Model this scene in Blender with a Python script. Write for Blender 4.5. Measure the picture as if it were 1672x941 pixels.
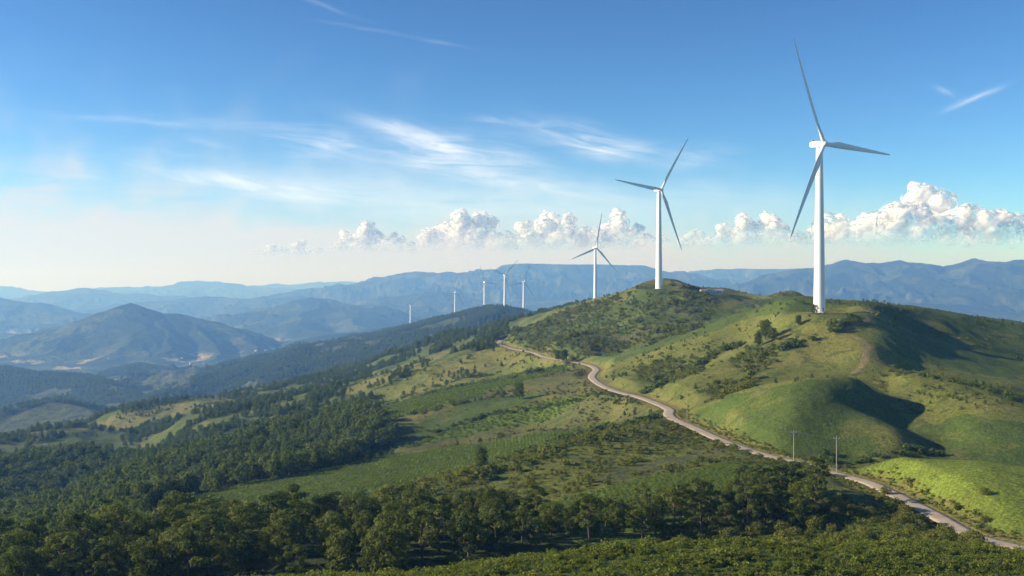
import bpy, math, random
import numpy as np
from math import radians, sin, cos, pi
for o in list(bpy.data.objects): bpy.data.objects.remove(o)
SC = bpy.context.scene
COL = SC.collection
F = 1793.0; CX = 836.0; CY = 470.5           # metres-per-distance scale of the 1672 px wide view

# ------------------------------------------------------------------ camera
cd = bpy.data.cameras.new("camera"); cam = bpy.data.objects.new("camera", cd); COL.objects.link(cam)
cam.location = (0, 0, 0); cam.rotation_euler = (radians(90), 0, 0)
cd.sensor_width = 36; cd.lens = 36 * F / 1672; cd.clip_start = 0.5; cd.clip_end = 200000
SC.camera = cam
# ------------------------------------------------------------------ light
SUN_EL = 21.0
SUN_AZ = -93.0            # degrees from +Y (view direction) towards +X ; negative = left
sd = bpy.data.lights.new("sun", 'SUN'); sd.energy = 5.0; sd.angle = radians(0.6); sd.color = (1.0, 0.86, 0.66)
sun = bpy.data.objects.new("sun", sd); COL.objects.link(sun)
a, e = radians(SUN_AZ), radians(SUN_EL)
from mathutils import Vector
tosun = Vector((sin(a) * cos(e), cos(a) * cos(e), sin(e)))
sun.rotation_euler = tosun.to_track_quat('Z', 'Y').to_euler()
SC.view_settings.view_transform = 'Standard'; SC.view_settings.look = 'None'
SC.view_settings.exposure = 0.88; SC.view_settings.gamma = 1.0
SC.render.engine = 'CYCLES'
SC.cycles.max_bounces = 5; SC.cycles.diffuse_bounces = 2; SC.cycles.glossy_bounces = 1
SC.cycles.transmission_bounces = 2; SC.cycles.volume_bounces = 2; SC.cycles.transparent_max_bounces = 12
SC.cycles.use_denoising = True
SC.cycles.caustics_reflective = False; SC.cycles.caustics_refractive = False

class NT:
    """small helper to write node trees"""
    def __init__(s, nt): s.nt = nt; s.n = nt.nodes; s.l = nt.links
    def node(s, t, **kw):
        x = s.n.new(t)
        for k, v in kw.items(): setattr(x, k, v)
        return x
    def put(s, sock, v):
        if v is None: return
        if isinstance(v, bpy.types.NodeSocket): s.l.new(v, sock)
        else: sock.default_value = v
    def math(s, op, a, b=None, c=None, clamp=False):
        x = s.node('ShaderNodeMath', operation=op, use_clamp=clamp)
        for i, v in enumerate((a, b, c)):
            if v is not None: s.put(x.inputs[i], v)
        return x.outputs[0]
    def mix(s, f, a, b, blend='MIX'):
        x = s.node('ShaderNodeMix', data_type='RGBA', blend_type=blend)
        s.put(x.inputs[0], f)
        for i, v in ((6, a), (7, b)):
            if not isinstance(v, bpy.types.NodeSocket): v = tuple(v)[:3] + (1,)
            s.put(x.inputs[i], v)
        return x.outputs[2]
    def noise(s, vec, scale, detail=4, rough=0.5, dist=0.0):
        x = s.node('ShaderNodeTexNoise'); s.put(x.inputs['Vector'], vec)
        x.inputs['Scale'].default_value = scale; x.inputs['Detail'].default_value = detail
        x.inputs['Roughness'].default_value = rough; x.inputs['Distortion'].default_value = dist
        return x.outputs['Fac']
    def ramp(s, f, lo, hi, a=0.0, b=1.0, smooth=True):
        x = s.node('ShaderNodeMapRange'); x.interpolation_type = 'SMOOTHSTEP' if smooth else 'LINEAR'
        s.put(x.inputs[0], f)
        for i, v in enumerate((lo, hi, a, b)): s.put(x.inputs[i + 1], v)
        return x.outputs[0]

SKY_K = 0.14; SKY_G = 1.6
# ------------------------------------------------------------------ world: sky, painted horizon haze and high cirrus
W = bpy.data.worlds.new("World"); SC.world = W; W.use_nodes = True
w = NT(W.node_tree); w.n.clear()
sky = w.node('ShaderNodeTexSky', sky_type='NISHITA', sun_disc=False)
sky.sun_elevation = radians(SUN_EL); sky.sun_rotation = radians(SUN_AZ)
sky.altitude = 2500; sky.air_density = 1.0; sky.dust_density = 1.4; sky.ozone_density = 2.0
tc = w.node('ShaderNodeTexCoord')
sep = w.node('ShaderNodeSeparateXYZ'); w.l.new(tc.outputs['Generated'], sep.inputs[0])
yy = w.math('MAXIMUM', sep.outputs[1], 0.02)
U = w.math('DIVIDE', sep.outputs[0], yy); V = w.math('DIVIDE', sep.outputs[2], yy)
def cirrus_haze(px, py, lx, ly, deg, amp, seed):
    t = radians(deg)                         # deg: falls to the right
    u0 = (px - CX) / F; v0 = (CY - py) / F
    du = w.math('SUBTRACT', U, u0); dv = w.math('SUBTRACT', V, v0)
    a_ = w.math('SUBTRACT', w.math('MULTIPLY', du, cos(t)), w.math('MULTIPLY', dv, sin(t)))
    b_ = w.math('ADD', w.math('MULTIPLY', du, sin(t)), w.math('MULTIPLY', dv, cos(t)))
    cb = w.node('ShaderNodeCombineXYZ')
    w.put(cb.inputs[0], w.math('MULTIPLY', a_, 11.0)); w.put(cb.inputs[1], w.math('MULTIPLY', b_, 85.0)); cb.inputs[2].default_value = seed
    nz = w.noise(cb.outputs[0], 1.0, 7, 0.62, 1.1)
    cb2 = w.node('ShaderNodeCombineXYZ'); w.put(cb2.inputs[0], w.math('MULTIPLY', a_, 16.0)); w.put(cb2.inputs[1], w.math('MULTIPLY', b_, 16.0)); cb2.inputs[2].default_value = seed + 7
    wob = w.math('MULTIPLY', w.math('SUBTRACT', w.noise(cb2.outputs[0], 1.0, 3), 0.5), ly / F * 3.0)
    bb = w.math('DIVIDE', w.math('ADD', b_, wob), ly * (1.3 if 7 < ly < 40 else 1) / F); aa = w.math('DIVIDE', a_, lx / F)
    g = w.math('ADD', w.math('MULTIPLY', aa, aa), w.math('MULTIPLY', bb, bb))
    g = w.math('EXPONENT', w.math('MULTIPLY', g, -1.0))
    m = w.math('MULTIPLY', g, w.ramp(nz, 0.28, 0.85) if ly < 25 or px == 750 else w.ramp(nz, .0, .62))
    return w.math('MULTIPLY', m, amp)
cir = None; horizon_haze = None
for c in [(530,240,75,13,9,1.0,1),(650,212,80,9,16,.55,2.2),(750,258,115,24,7,1.05,3.1),(700,232,90,12,22,.75,4.4),(960,232,95,14,12,.95,5.2),(1020,246,70,9,0,.7,6.9),
          (820,197,45,6,8,.5,7.7),(330,288,110,9,12,.75,8.8),(470,316,130,13,6,.6,9.1),(200,196,90,4,5,.55,10.4),(260,249,60,5,5,.4,11.9),(338,232,30,5,12,.45,12.3),
          (1592,160,42,5,-24,.75,13.5),(1543,150,17,6,28,.5,14.6),(1140,255,60,12,0,.4,15.2),(700,325,330,30,3,.40,16.6),(640,55,110,3,10,.28,17.1),(520,5,60,4,20,.2,18.0),
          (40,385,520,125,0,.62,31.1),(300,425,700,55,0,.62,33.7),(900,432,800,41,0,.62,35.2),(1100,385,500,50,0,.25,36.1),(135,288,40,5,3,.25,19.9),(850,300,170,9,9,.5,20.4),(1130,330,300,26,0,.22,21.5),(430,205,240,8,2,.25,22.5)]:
    m = cirrus_haze(*c)
    if c[3] >= 40: horizon_haze = m if horizon_haze is None else w.math('ADD', horizon_haze, m)  # broad blobs: whitish horizon haze painted into the sky colour
    else: cir = m if cir is None else w.math('ADD', cir, m)
cir = w.math('MULTIPLY', w.math('MINIMUM', cir, 1.0), .74)
cfac = w.math('MULTIPLY', cir, w.ramp(sep.outputs[1], 0.3, 0.6))
gam = w.node('ShaderNodeGamma'); w.put(gam.inputs[0], w.mix(1.0, sky.outputs[0], (SKY_K,) * 3, 'MULTIPLY')); gam.inputs[1].default_value = SKY_G
skyc = w.mix(1.0, gam.outputs[0], (.76 / SKY_K, 1.01 / SKY_K, 1.08 / SKY_K), 'MULTIPLY')
vfac = w.math('MULTIPLY', w.math('MINIMUM', w.math('MULTIPLY', horizon_haze, 1.25), .93), w.ramp(sep.outputs[1], 0.3, 0.6))
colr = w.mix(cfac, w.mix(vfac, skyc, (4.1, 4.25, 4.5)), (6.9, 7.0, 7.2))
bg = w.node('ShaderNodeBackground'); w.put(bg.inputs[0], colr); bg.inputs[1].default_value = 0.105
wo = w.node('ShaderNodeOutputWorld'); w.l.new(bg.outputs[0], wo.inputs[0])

# ------------------------------------------------------------------ numpy noise
rng = np.random.default_rng(7)
PERM = rng.permutation(4096)
GR = rng.uniform(0, 2 * np.pi, 4096); GX = np.cos(GR).astype(np.float32); GY = np.sin(GR).astype(np.float32)
def perlin(x, y, seed=0):
    xi = np.floor(x).astype(np.int64); yi = np.floor(y).astype(np.int64)
    xf = (x - xi).astype(np.float32); yf = (y - yi).astype(np.float32)
    u = xf * xf * xf * (xf * (xf * 6 - 15) + 10); v = yf * yf * yf * (yf * (yf * 6 - 15) + 10)
    def g(ix, iy, dx, dy):
        h = PERM[(PERM[(ix + seed * 131) & 4095] + iy) & 4095]
        return GX[h] * dx + GY[h] * dy
    a_ = g(xi, yi, xf, yf); b_ = g(xi + 1, yi, xf - 1, yf); c_ = g(xi, yi + 1, xf, yf - 1); d_ = g(xi + 1, yi + 1, xf - 1, yf - 1)
    return (a_ + u * (b_ - a_)) * (1 - v) + (c_ + u * (d_ - c_)) * v
def fbm(x, y, wl, oct=4, seed=0, rough=0.5):
    s = 0; amp = 1.0; f = 1.0 / wl
    for i in range(oct):
        s = s + amp * perlin(x * f, y * f, seed + i * 7); f *= 2.03; amp *= rough
    return s * 1.4
def ridged(x, y, wl, oct=4, seed=0):
    s = 0; amp = 1.0; f = 1.0 / wl; t = 0
    for i in range(oct):
        s = s + amp * (1 - 2.2 * np.abs(perlin(x * f, y * f, seed + i * 5))); t += amp; f *= 2.1; amp *= 0.5
    return s / t
def sstep(x, a_, b_):
    t = np.clip((x - a_) / (b_ - a_), 0, 1); return t * t * (3 - 2 * t)

# ------------------------------------------------------------------ terrain control lines (sight line x, sight line y, distance)
ROAD = [(1740,915,214),(1668,895,224),(1611,881,231),(1576,869,238),(1523,839,258),(1452,803,286),(1416,787,300),(1363,773,314),(1307,756,333),(1257,745,346),(1186,722,378),
        (1130,697,420),(1100,684,445),(1092,676,464),(1093,669,482),(1075,660,501),(1042,648,535),(1009,640,560),(982,629,600),(967,617,648),(970,609,688),(974,604,712),(966,598,745),(946,593,775),
        (890,583,845),(871,576,900),(835,569,965),(816,562,1038),(818,556,1090)]
NEAR = [
 # foreground mound
 [(-150,990,112),(300,985,114),(800,985,115),(1300,985,122),(1800,985,135)],
 [(-150,975,140),(300,960,138),(659,935,140),(832,914,145),(1006,892,150),(1222,887,155),(1363,890,165),(1505,886,182),(1600,892,192),(1720,910,198)],
 [(-150,1075,175),(300,1030,175),(659,1000,178),(832,985,180),(1006,965,182),(1222,955,188),(1363,935,200)],
 [(-150,990,205),(100,975,205),(300,960,205),(500,925,215),(700,908,222),(900,893,228),(1100,882,234),(1300,870,237),(1450,862,235)],
 # thicket below the road
 [(1400,800,275),(1330,815,265),(1250,830,262),(1150,845,255)],
 [(1300,770,310),(1250,775,300),(1150,790,290),(1000,830,265),(880,850,255)],
 [(1200,740,340),(1100,740,350),(1000,770,320),(900,790,310),(780,820,295),(650,850,270)],
 # hillside brow
 [(1096,690,420),(1000,703,400),(901,727,370),(818,758,345),(720,785,325),(624,812,310),(500,845,290),(350,880,270),(150,930,240)],
 [(1000,705,430),(901,731,402),(818,762,385),(720,790,368),(624,816,352),(500,842,330),(350,872,310),(150,915,290)],
 # field crest
 [(1050,690,472),(1006,693,480),(867,709,490),(728,732,480),(620,748,472),(520,763,460),(400,788,440),(280,815,410),(200,838,385),(60,880,350)],
 [(867,728,450),(728,757,430),(600,795,390),(400,835,370)],
 [(1000,692,520),(867,716,535),(728,740,530),(620,755,530),(520,772,515),(400,797,490),(280,826,460),(100,872,420)],
 # heath slope
 [(1040,665,510),(1000,655,540),(950,645,585),(880,643,620),(800,662,605),(700,684,590),(640,704,572)],
 [(930,604,760),(830,622,760),(700,650,740),(600,678,700),(500,700,680),(400,726,640),(300,757,600),(200,792,560),(100,832,500),(0,872,450),(-150,920,420)],
 [(600,686,770),(500,708,745),(400,737,705),(300,769,655),(200,803,610),(100,845,545)],
 [(640,622,1050),(500,646,1040),(400,667,1000),(300,690,960)],
 [(600,638,1140),(500,659,1130),(400,681,1100),(300,704,1060)],
 [(500,735,590),(400,765,540),(300,797,500),(200,835,450),(100,876,405)],
 [(900,600,830),(830,612,850),(700,638,850),(600,668,840),(500,705,800),(400,740,760),(300,785,700),(200,820,640),(80,850,560)],
 [(780,572,1000),(720,590,980),(650,612,960),(580,638,930),(500,665,900),(400,695,890),(300,724,870),(230,752,850)],
 [(-150,775,760),(0,766,750),(67,758,760),(134,755,760),(177,760,750),(250,785,690)],
 [(-150,790,860),(0,782,860),(134,775,870),(200,770,880)],
 [(-150,740,1000),(0,726,1010),(94,706,1050),(145,711,1050),(199,724,1010),(250,748,920)],
 [(-150,740,1200),(0,738,1200),(94,728,1220),(170,722,1200)],
 [(-150,800,600),(-20,850,560)],
 # spur with bright clearings
 [(960,500,1160),(902,516,1260),(847,534,1320),(763,554,1400),(715,566,1450),(632,590,1500),(600,608,1510),(540,622,1510),(470,635,1500),(325,659,1400),(253,662,1360),(195,675,1300),(126,700,1200)],
 [(800,575,1200),(700,600,1250),(600,632,1250),(500,655,1200),(400,675,1150),(300,695,1100)],
 [(1000,490,1350),(930,520,1500),(870,535,1600),(800,553,1680),(700,580,1700),(600,622,1720),(470,655,1720),(325,690,1650),(200,705,1500),(60,720,1400)],
 # second turbine's hill
 [(1350,503,1000),(1330,491,1000),(1280,485,1000),(1235,492,995),(1200,486,1000),(1150,477,1005),(1110,468,1010),(1076,471,996),(1040,474,1010),(1000,488,1060),(960,503,1110)],
 [(1330,520,1200),(1200,505,1200),(1100,492,1200),(1040,500,1230)],
 [(840,549,1150),(880,535,1180)],
 [(1130,480,965),(1090,500,935),(1050,520,905),(980,551,865),(930,571,835)],
 [(1080,483,980),(1040,506,965),(990,532,950),(920,562,925)],
 [(1172,505,925),(1139,537,850),(1090,556,810)],
 [(1250,512,900),(1200,500,940)],
 [(1239,521,730),(1180,541,745),(1111,563,765),(1060,578,780),(1000,590,800)],
 [(1330,530,760),(1290,522,740)],
 # first turbine's hill
 [(1410,497,650),(1390,496,640),(1365,502,620),(1340,511,587),(1290,510,600),(1260,512,622),(1239,517,640),(1180,534,660),(1111,557,680),(1060,574,705),(1000,587,735),(960,592,762)],
 [(1340,514,570),(1365,514,575)],
 [(1300,540,560),(1236,558,580),(1150,588,600),(1080,604,620),(1020,616,635)],
 [(1250,540,612),(1194,574,606),(1125,613,580),(1070,634,556),(1051,644,545)],
 [(1425,520,590),(1425,545,545),(1340,563,530),(1239,587,530),(1139,613,520),(1075,643,515)],
 [(1420,575,505),(1415,600,485)],
 [(1350,595,500),(1300,613,483),(1200,640,465),(1135,662,468)],
 # round hill
 [(1125,676,440),(1200,643,430),(1260,628,420),(1340,620,412),(1400,624,418)],
 [(1340,628,455),(1260,636,448)],
 [(1300,748,347),(1340,745,352),(1400,748,352),(1480,752,350)],
 [(1230,700,385),(1300,680,378),(1360,678,382)],
 [(1545,752,352),(1515,712,385),(1480,668,425),(1445,637,455)],
 [(1430,683,382),(1400,655,405)],
 [(1470,712,362)],[(1466,701,392)],
 [(1530,728,376)],
 [(1420,612,472),(1480,611,462),(1560,626,442),(1620,643,427),(1672,660,415),(1800,700,395)],
 [(1600,665,405),(1600,700,380),(1700,720,368),(1620,752,352),(1720,760,350)],
 # shaded slopes to the right
 [(1440,505,625),(1500,512,660),(1580,524,680),(1672,536,700),(1800,552,730)],
 [(1460,545,558),(1530,566,585),(1600,590,572),(1672,612,555),(1800,640,530)],
 [(1480,537,610),(1540,556,605),(1600,575,605),(1672,593,600),(1800,610,600)],
 [(1480,605,502),(1560,622,480),(1672,652,455),(1800,690,430)],
 [(1450,520,800),(1580,540,850),(1700,560,900),(1850,570,900)],
 [(1450,560,1200),(1650,570,1200),(1850,575,1200)],
 # green knoll
 [(1385,764,309),(1450,754,303),(1520,750,298),(1600,752,295),(1672,762,290),(1800,785,280)],
 [(1480,790,280),(1560,795,268),(1640,812,255),(1760,850,240)],
 [(1400,770,336),(1500,776,334),(1620,780,328),(1750,802,318)],
 # far rim of the near hills
 [(-200,760,1900),(0,740,1900),(200,715,1900),(400,690,1900),(600,650,1900),(800,610,1900),(960,560,1800),(1100,560,1700),(1300,580,1700),(1500,585,1700),(1850,585,1700)],
]
def ctrl_samples(line, n_per=0.05):
    out = []
    for (a_, b_) in zip(line[:-1], line[1:]):
        p = np.array(((a_[0] - CX) / F, math.log(a_[2]), a_[1] - CY)); q = np.array(((b_[0] - CX) / F, math.log(b_[2]), b_[1] - CY))
        k = max(1, int(np.hypot(*(q - p)[:2]) / n_per))
        for i in range(k): out.append(p + (q - p) * i / k)
    q = line[-1]; out.append(np.array(((q[0] - CX) / F, math.log(q[2]), q[1] - CY)))
    return out
pts = []
for L in NEAR + [ROAD]: pts += ctrl_samples(L)
pts = np.array(pts)
keep = []
for i in range(len(pts)):
    if all(np.hypot(pts[i, 0] - pts[j, 0], pts[i, 1] - pts[j, 1]) > 0.012 for j in keep): keep.append(i)
pts = pts[keep]
SV = 0.6                                                     # distance axis weight
def kern(du, dv): return np.sqrt(du * du + (dv * SV) ** 2 + 0.018 ** 2)
Kt = kern(pts[:, 0][:, None] - pts[:, 0], pts[:, 1][:, None] - pts[:, 1])
n = len(pts); A = np.zeros((n + 3, n + 3)); A[:n, :n] = Kt - np.eye(n) * 0.0006
A[:n, n] = 1; A[:n, n + 1] = pts[:, 0]; A[:n, n + 2] = pts[:, 1]; A[n:, :n] = A[:n, n:].T
wts = np.linalg.solve(A, np.concatenate([pts[:, 2], np.zeros(3)]))
U0, U1, V0, V1 = -0.62, 0.62, math.log(100), math.log(2000)
NU, NV = 620, 900
gu = np.linspace(U0, U1, NU); gv = np.linspace(V0, V1, NV)
GRID = np.zeros((NV, NU))
for i0 in range(0, NV, 60):
    uu, vv = np.meshgrid(gu, gv[i0:i0 + 60])
    k = kern(uu[..., None] - pts[:, 0], vv[..., None] - pts[:, 1])
    GRID[i0:i0 + 60] = k @ wts[:n] + wts[n] + wts[n + 1] * uu + wts[n + 2] * vv
def bil(u, v):
    fu = np.clip((u - U0) / (U1 - U0) * (NU - 1), 0, NU - 1.001); fv = np.clip((v - V0) / (V1 - V0) * (NV - 1), 0, NV - 1.001)
    iu = fu.astype(int); iv = fv.astype(int); fu = fu - iu; fv = fv - iv
    return (GRID[iv, iu] * (1 - fu) + GRID[iv, iu + 1] * fu) * (1 - fv) + (GRID[iv + 1, iu] * (1 - fu) + GRID[iv + 1, iu + 1] * fu) * fv
def uvd(x, y):
    """direction tangent and distance, folded over at the sides so that the sheet closes all round"""
    th = np.arctan2(x, y); r = np.hypot(x, y)
    thc = np.clip(th, -0.545, 0.545)
    return np.tan(thc), r * np.cos(thc)

# far ridges: (points, side slope, lateral noise)
FAR = [
 ([(1000,492,1550),(972,495,1813),(930,506,2200),(900,514,2600),(870,517,2900),(855,515,3045),(840,512,3100),(824,504,2990),(800,504,3200),(791,507,3586),(743,518,4138),(700,526,4700),(670,531,5205)], .34),
 ([(743,518,4138),(670,533,4500),(600,554,4200),(556,561,3900),(470,576,3500),(397,599,3200),(325,616,3000),(253,652,2600),(200,675,2300)], .42),
 ([(870,517,2900),(800,535,2700),(720,556,2500),(640,580,2350),(560,606,2200)], .36),
 ([(824,504,2990),(790,520,2850),(740,545,2700)], .40),
 ([(-120,585,3600),(0,600,3400),(47,610,3300),(134,614,3200),(173,627,3000),(235,652,2700),(270,672,2450)], .42),
 ([(-100,690,2050),(0,677,2000),(61,660,2050),(90,656,2050),(126,665,2000),(170,681,1900),(230,700,1750)], .36),
 ([(140,622,4300),(180,607,4250),(228,596,4200),(290,608,4100),(345,630,3900)], .42),
 ([(-80,620,6200),(0,590,6200),(54,563,6200),(116,535,6200),(155,517,6200),(177,506,6200),(202,504,6200),(221,496,6200),(253,509,6200),(275,513,6200),(300,512,6200),(325,522,6200),(361,531,6200),(397,544,6200),(433,553,6200),(477,569,6200)], .50),
 ([(177,506,6200),(140,545,5700),(90,575,5400),(40,592,5200)], .48),
 ([(221,499,6200),(215,535,5750),(190,562,5450),(150,585,5200)], .48),
 ([(253,509,6200),(262,540,5800),(258,575,5400)], .50),
 ([(325,522,6200),(338,548,5850),(345,572,5500),(340,590,5250)], .50),
 ([(397,544,6200),(420,562,5800),(430,578,5500)], .5),
 ([(343,526,9000),(397,515,9000),(452,508,9000),(490,494,9000),(517,486,9000),(540,487,9000),(560,493,9000),(600,502,9000),(640,514,9000),(690,530,9000)], .42),
 ([(517,486,9000),(505,508,8300),(480,528,7700)], .42), ([(560,493,9000),(590,515,8200),(600,535,7600)], .42),
 ([(400,545,7600),(440,533,7700),(480,536,7600),(520,540,7500),(570,545,7300)], .35),
 ([(560,546,6300),(620,536,6500),(680,538,6500),(760,545,6500)], .33),
 ([(-150,480,9600),(0,490,9500),(36,496,9500),(65,496,9500),(108,505,9500),(155,517,9500),(210,535,9500)], .38),
 ([(-150,530,7800),(0,546,7600),(40,549,7500),(90,562,7400),(130,575,7300)], .36),
 ([(160,500,12500),(235,492,12500),(325,486,12500),(397,488,12500),(440,484,12500),(480,477,12500),(510,483,12500),(560,494,12500),(620,505,12500)], .40),
 ([(-150,490,15000),(0,488,15000),(36,487,15000),(90,476,15000),(144,470,15000),(202,478,15000),(271,484,15000),(340,486,15000),(420,490,15000)], .40),
 ([(-200,470,20500),(-60,474,20500),(0,468,20500),(40,472,20500),(90,478,20500),(163,471,20500),(231,470,20500),(289,466,20500),(325,458,20500),(361,461,20500),(433,469,20500),(500,474,20500)], .35),
 ([(400,467,23500),(470,464,23500),(560,460,23500),(640,462,23500),(760,466,23500)], .30),
 ([(380,496,13500),(450,482,13500),(500,470,13500),(560,466,13500),(608,457,13500),(640,448,13500),(668,444,13500),(715,446,13500),(775,443,13500),(823,438,13500),(845,430,13500),(859,425,13500),(878,429,13500),(895,433,13500),(924,428,13500),(960,432,13500),(1000,431,13500),(1050,433,13500),(1100,446,13500),(1140,456,13500),(1200,470,13500)], .44),
 ([(859,425,13500),(830,450,12700),(800,475,12000)], .42), ([(924,428,13500),(940,455,12600),(960,480,11900)], .42), ([(668,444,13500),(690,468,12700),(720,490,12000)], .42), ([(1050,433,13500),(1020,460,12600)], .42),
 ([(584,497,10800),(640,483,10800),(690,476,10800),(740,482,10800),(800,493,10800),(900,491,10800),(960,488,10800),(1020,492,10800),(1100,500,10800)], .38),
 ([(1060,455,17000),(1120,446,17000),(1180,438,17000),(1230,428,17000),(1270,430,17000),(1310,438,17000),(1400,445,17000)], .40),
 ([(1120,478,10200),(1170,467,10200),(1230,454,10200),(1280,443,10200),(1330,437,10200),(1365,428,10200),(1385,424,10200),(1412,430,10200),(1440,429,10200),(1480,425,10200),(1505,430,10200),(1530,434,10200),(1570,430,10200),(1590,423,10200),(1605,419,10200),(1625,423,10200),(1645,428,10200),(1672,424,10200),(1720,420,10200),(1850,430,10200)], .50),
 ([(1385,424,10200),(1370,455,9500),(1340,480,8900)], .5), ([(1480,425,10200),(1475,450,9500),(1450,478,8900),(1440,500,8500)], .5), ([(1605,419,10200),(1590,450,9400),(1560,480,8800),(1530,500,8500)], .5), ([(1605,419,10200),(1640,455,9500),(1660,485,8900)], .5), ([(1280,443,10200),(1290,470,9500)], .5), ([(1720,420,10200),(1700,460,9400)], .5),
 ([(1440,508,8000),(1500,497,8200),(1560,496,8200),(1610,505,8100),(1672,515,8000),(1800,520,8000)], .36),
]
SEG = []
for (L, s) in FAR:
    P = [(((p[0] - CX) / F) * p[2], p[2], -(p[1] - CY) / F * p[2]) for p in L]
    for p, q in zip(P[:-1], P[1:]): SEG.append((p, q, s))
def far_height(x, y):
    r = np.hypot(x, y)
    wl = np.clip(r * 0.16, 250, 1500)
    gully = ridged(x, y, 620, 4, 3) * sstep(r, 1500, 4500) * (0.8 + .35 * sstep(r, 6500, 8500)) + .3 * ridged(x, y, 1500, 2, 13) * sstep(r, 6500, 8500) + ridged(x, y, 260, 3, 9) * (1 - sstep(r, 4000, 9000)) * 0.4
    wx = x + 120 * fbm(x, y, 700, 3, 21); wy = y + 120 * fbm(x, y, 700, 3, 22)
    k = sstep(r, 3500, 6500)
    wx = x * (1 - k) + wx * k; wy = y * (1 - k) + wy * k
    crest = 0.0016 * r * fbm(x, y, 520, 4, 27, .6) * sstep(r, 5000, 7000)
    H = np.full(x.shape, -1e9)
    for (p, q, s) in SEG:
        dx, dy = q[0] - p[0], q[1] - p[1]; l2 = dx * dx + dy * dy
        t = np.clip(((wx - p[0]) * dx + (wy - p[1]) * dy) / l2, 0, 1)
        dist = np.hypot(wx - p[0] - t * dx, wy - p[1] - t * dy)
        zc = p[2] + (q[2] - p[2]) * t + crest
        w0 = (0.0035 if p[1] < 5000 else .0014) * (p[1] + q[1]) * 0.5
        dn = np.sqrt(dist * dist + w0 * w0) - w0
        h = zc - s * dn * (1.0 - 0.46 * gully * sstep(dist, 0, 5 * w0))
        H = np.maximum(H, h)
    floor = -372 + 16 * fbm(x, y, 900, 4, 40)
    kk = 22.0
    d = np.clip((H - floor) / kk, -30, 30)
    return floor + kk * np.log1p(np.exp(d))
RP = np.array([(((p[0] - CX) / F) * p[2], p[2], -(p[1] - CY) / F * p[2]) for p in ROAD])
def catmull(P, k=14):
    out = []
    n = len(P)
    for i in range(n - 1):
        p0, p1, p2, p3 = P[max(i - 1, 0)], P[i], P[i + 1], P[min(i + 2, n - 1)]
        for j in range(k):
            t = j / k
            out.append(0.5 * ((2 * p1) + (-p0 + p2) * t + (2 * p0 - 5 * p1 + 4 * p2 - p3) * t * t + (-p0 + 3 * p1 - 3 * p2 + p3) * t ** 3))
    out.append(P[-1]); return np.array(out)
RC = catmull(RP, 14)
def path_dist(x, y, C, reach):
    D = np.full(x.shape, 1e6); Z = np.zeros(x.shape)
    m = (x > C[:, 0].min() - reach) & (x < C[:, 0].max() + reach) & (y > C[:, 1].min() - reach) & (y < C[:, 1].max() + reach)
    xs, ys = x[m], y[m]; d_ = np.full(xs.shape, 1e6); z_ = np.zeros(xs.shape)
    for p, q in zip(C[:-1], C[1:]):
        sel = (ys > min(p[1], q[1]) - reach) & (ys < max(p[1], q[1]) + reach)
        if not sel.any(): continue
        a_, b_ = xs[sel], ys[sel]
        dx, dy = q[0] - p[0], q[1] - p[1]; l2 = dx * dx + dy * dy + 1e-9
        t = np.clip(((a_ - p[0]) * dx + (b_ - p[1]) * dy) / l2, 0, 1)
        dd = np.hypot(a_ - p[0] - t * dx, b_ - p[1] - t * dy); zz = p[2] + (q[2] - p[2]) * t
        o_, oz = d_[sel], z_[sel]; c_ = dd < o_
        o_[c_] = dd[c_]; oz[c_] = zz[c_]; d_[sel] = o_; z_[sel] = oz
    D[m] = d_; Z[m] = z_
    return D, Z
def base_near(x, y):
    u, d = uvd(x, y)
    d = np.maximum(d, 1.0)
    py = bil(u, np.log(np.clip(d, 101, 1999)))
    z = -py / F * np.clip(d, 101, 1999)
    z = np.where(d < 112, z, z)
    return z, d
PADS = []     # flat turbine pads (x, y, z, r)
def height(x, y, fine=True):
    x = np.asarray(x, float); y = np.asarray(y, float)
    r = np.hypot(x, y)
    z, d = base_near(x, y)
    am = np.clip(d, 100, 1600)
    z = z + (0.0016 * am + 0.2) * fbm(x, y, 55, 3, 50) * (0.55 + 0.9 * sstep(d, 450, 800))
    z = z + (0.0044 * am * sstep(d, 400, 620) * (1 - .45 * sstep(d, 700, 1000)) + .0010 * am * sstep(d, 700, 1100)) * ridged(x + .5 * y, y - .3 * x, 95, 3, 57)
    z = z - 0.45 * np.maximum(0, d - 1560)
    far = np.full(x.shape, -1e9)
    m = r > 1400
    if m.any(): far[m] = far_height(x[m], y[m])
    dd = np.clip((z - far) / 6.0, -40, 40)
    z = np.where(m, far + 6.0 * np.log1p(np.exp(dd)), z)
    z = z + .0011 * am * sstep(d, 300, 480) * ridged(x + .4 * y, y - .4 * x, 34, 3, 59)
    for (px_, py_, pz_, pr_) in PADS:
        k = 1 - sstep(np.hypot(x - px_, y - py_), pr_, pr_ * 2.2)
        z = z * (1 - k) + pz_ * k
    D, Z = path_dist(x, y, RC, 22)
    k = 1 - sstep(D, 3.6, 13.0)
    z = z * (1 - k) + Z * k
    if fine:
        z = z + np.where(D < 3.2, 0, 1) * (sstep(D, 3.2, 6)) * (0.30 * fbm(x, y, 24, 2, 65) + 0.20 * fbm(x, y, 9, 3, 60, .6) + 0.05 * fbm(x, y, 1.8, 2, 70, .6) * (r < 900))
        z = z - 0.12 * (D < 3.4)
    return z
def W3(px, py, d): return ((px - CX) / F * d, d, -(py - CY) / F * d)

TURB = [(1338,511,236,587,-1.5),(1076,472,310,996,55),(972,496,405,1813,79),(855,514,461,3045,70),(824,503,449,2990,43),(791,506,461,3586,111),(743,517,478,4138,71),(670,530,499,5205,30)]
for (px_, pb, ph, d, an) in TURB[:2]:
    X, Y, Z = W3(px_, pb, d); PADS.append((X, Y, Z, 15.0))
HX, HY, HZ = W3(1160, 480.5, 985); PADS.append((HX, HY, HZ, 12.0))

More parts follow.
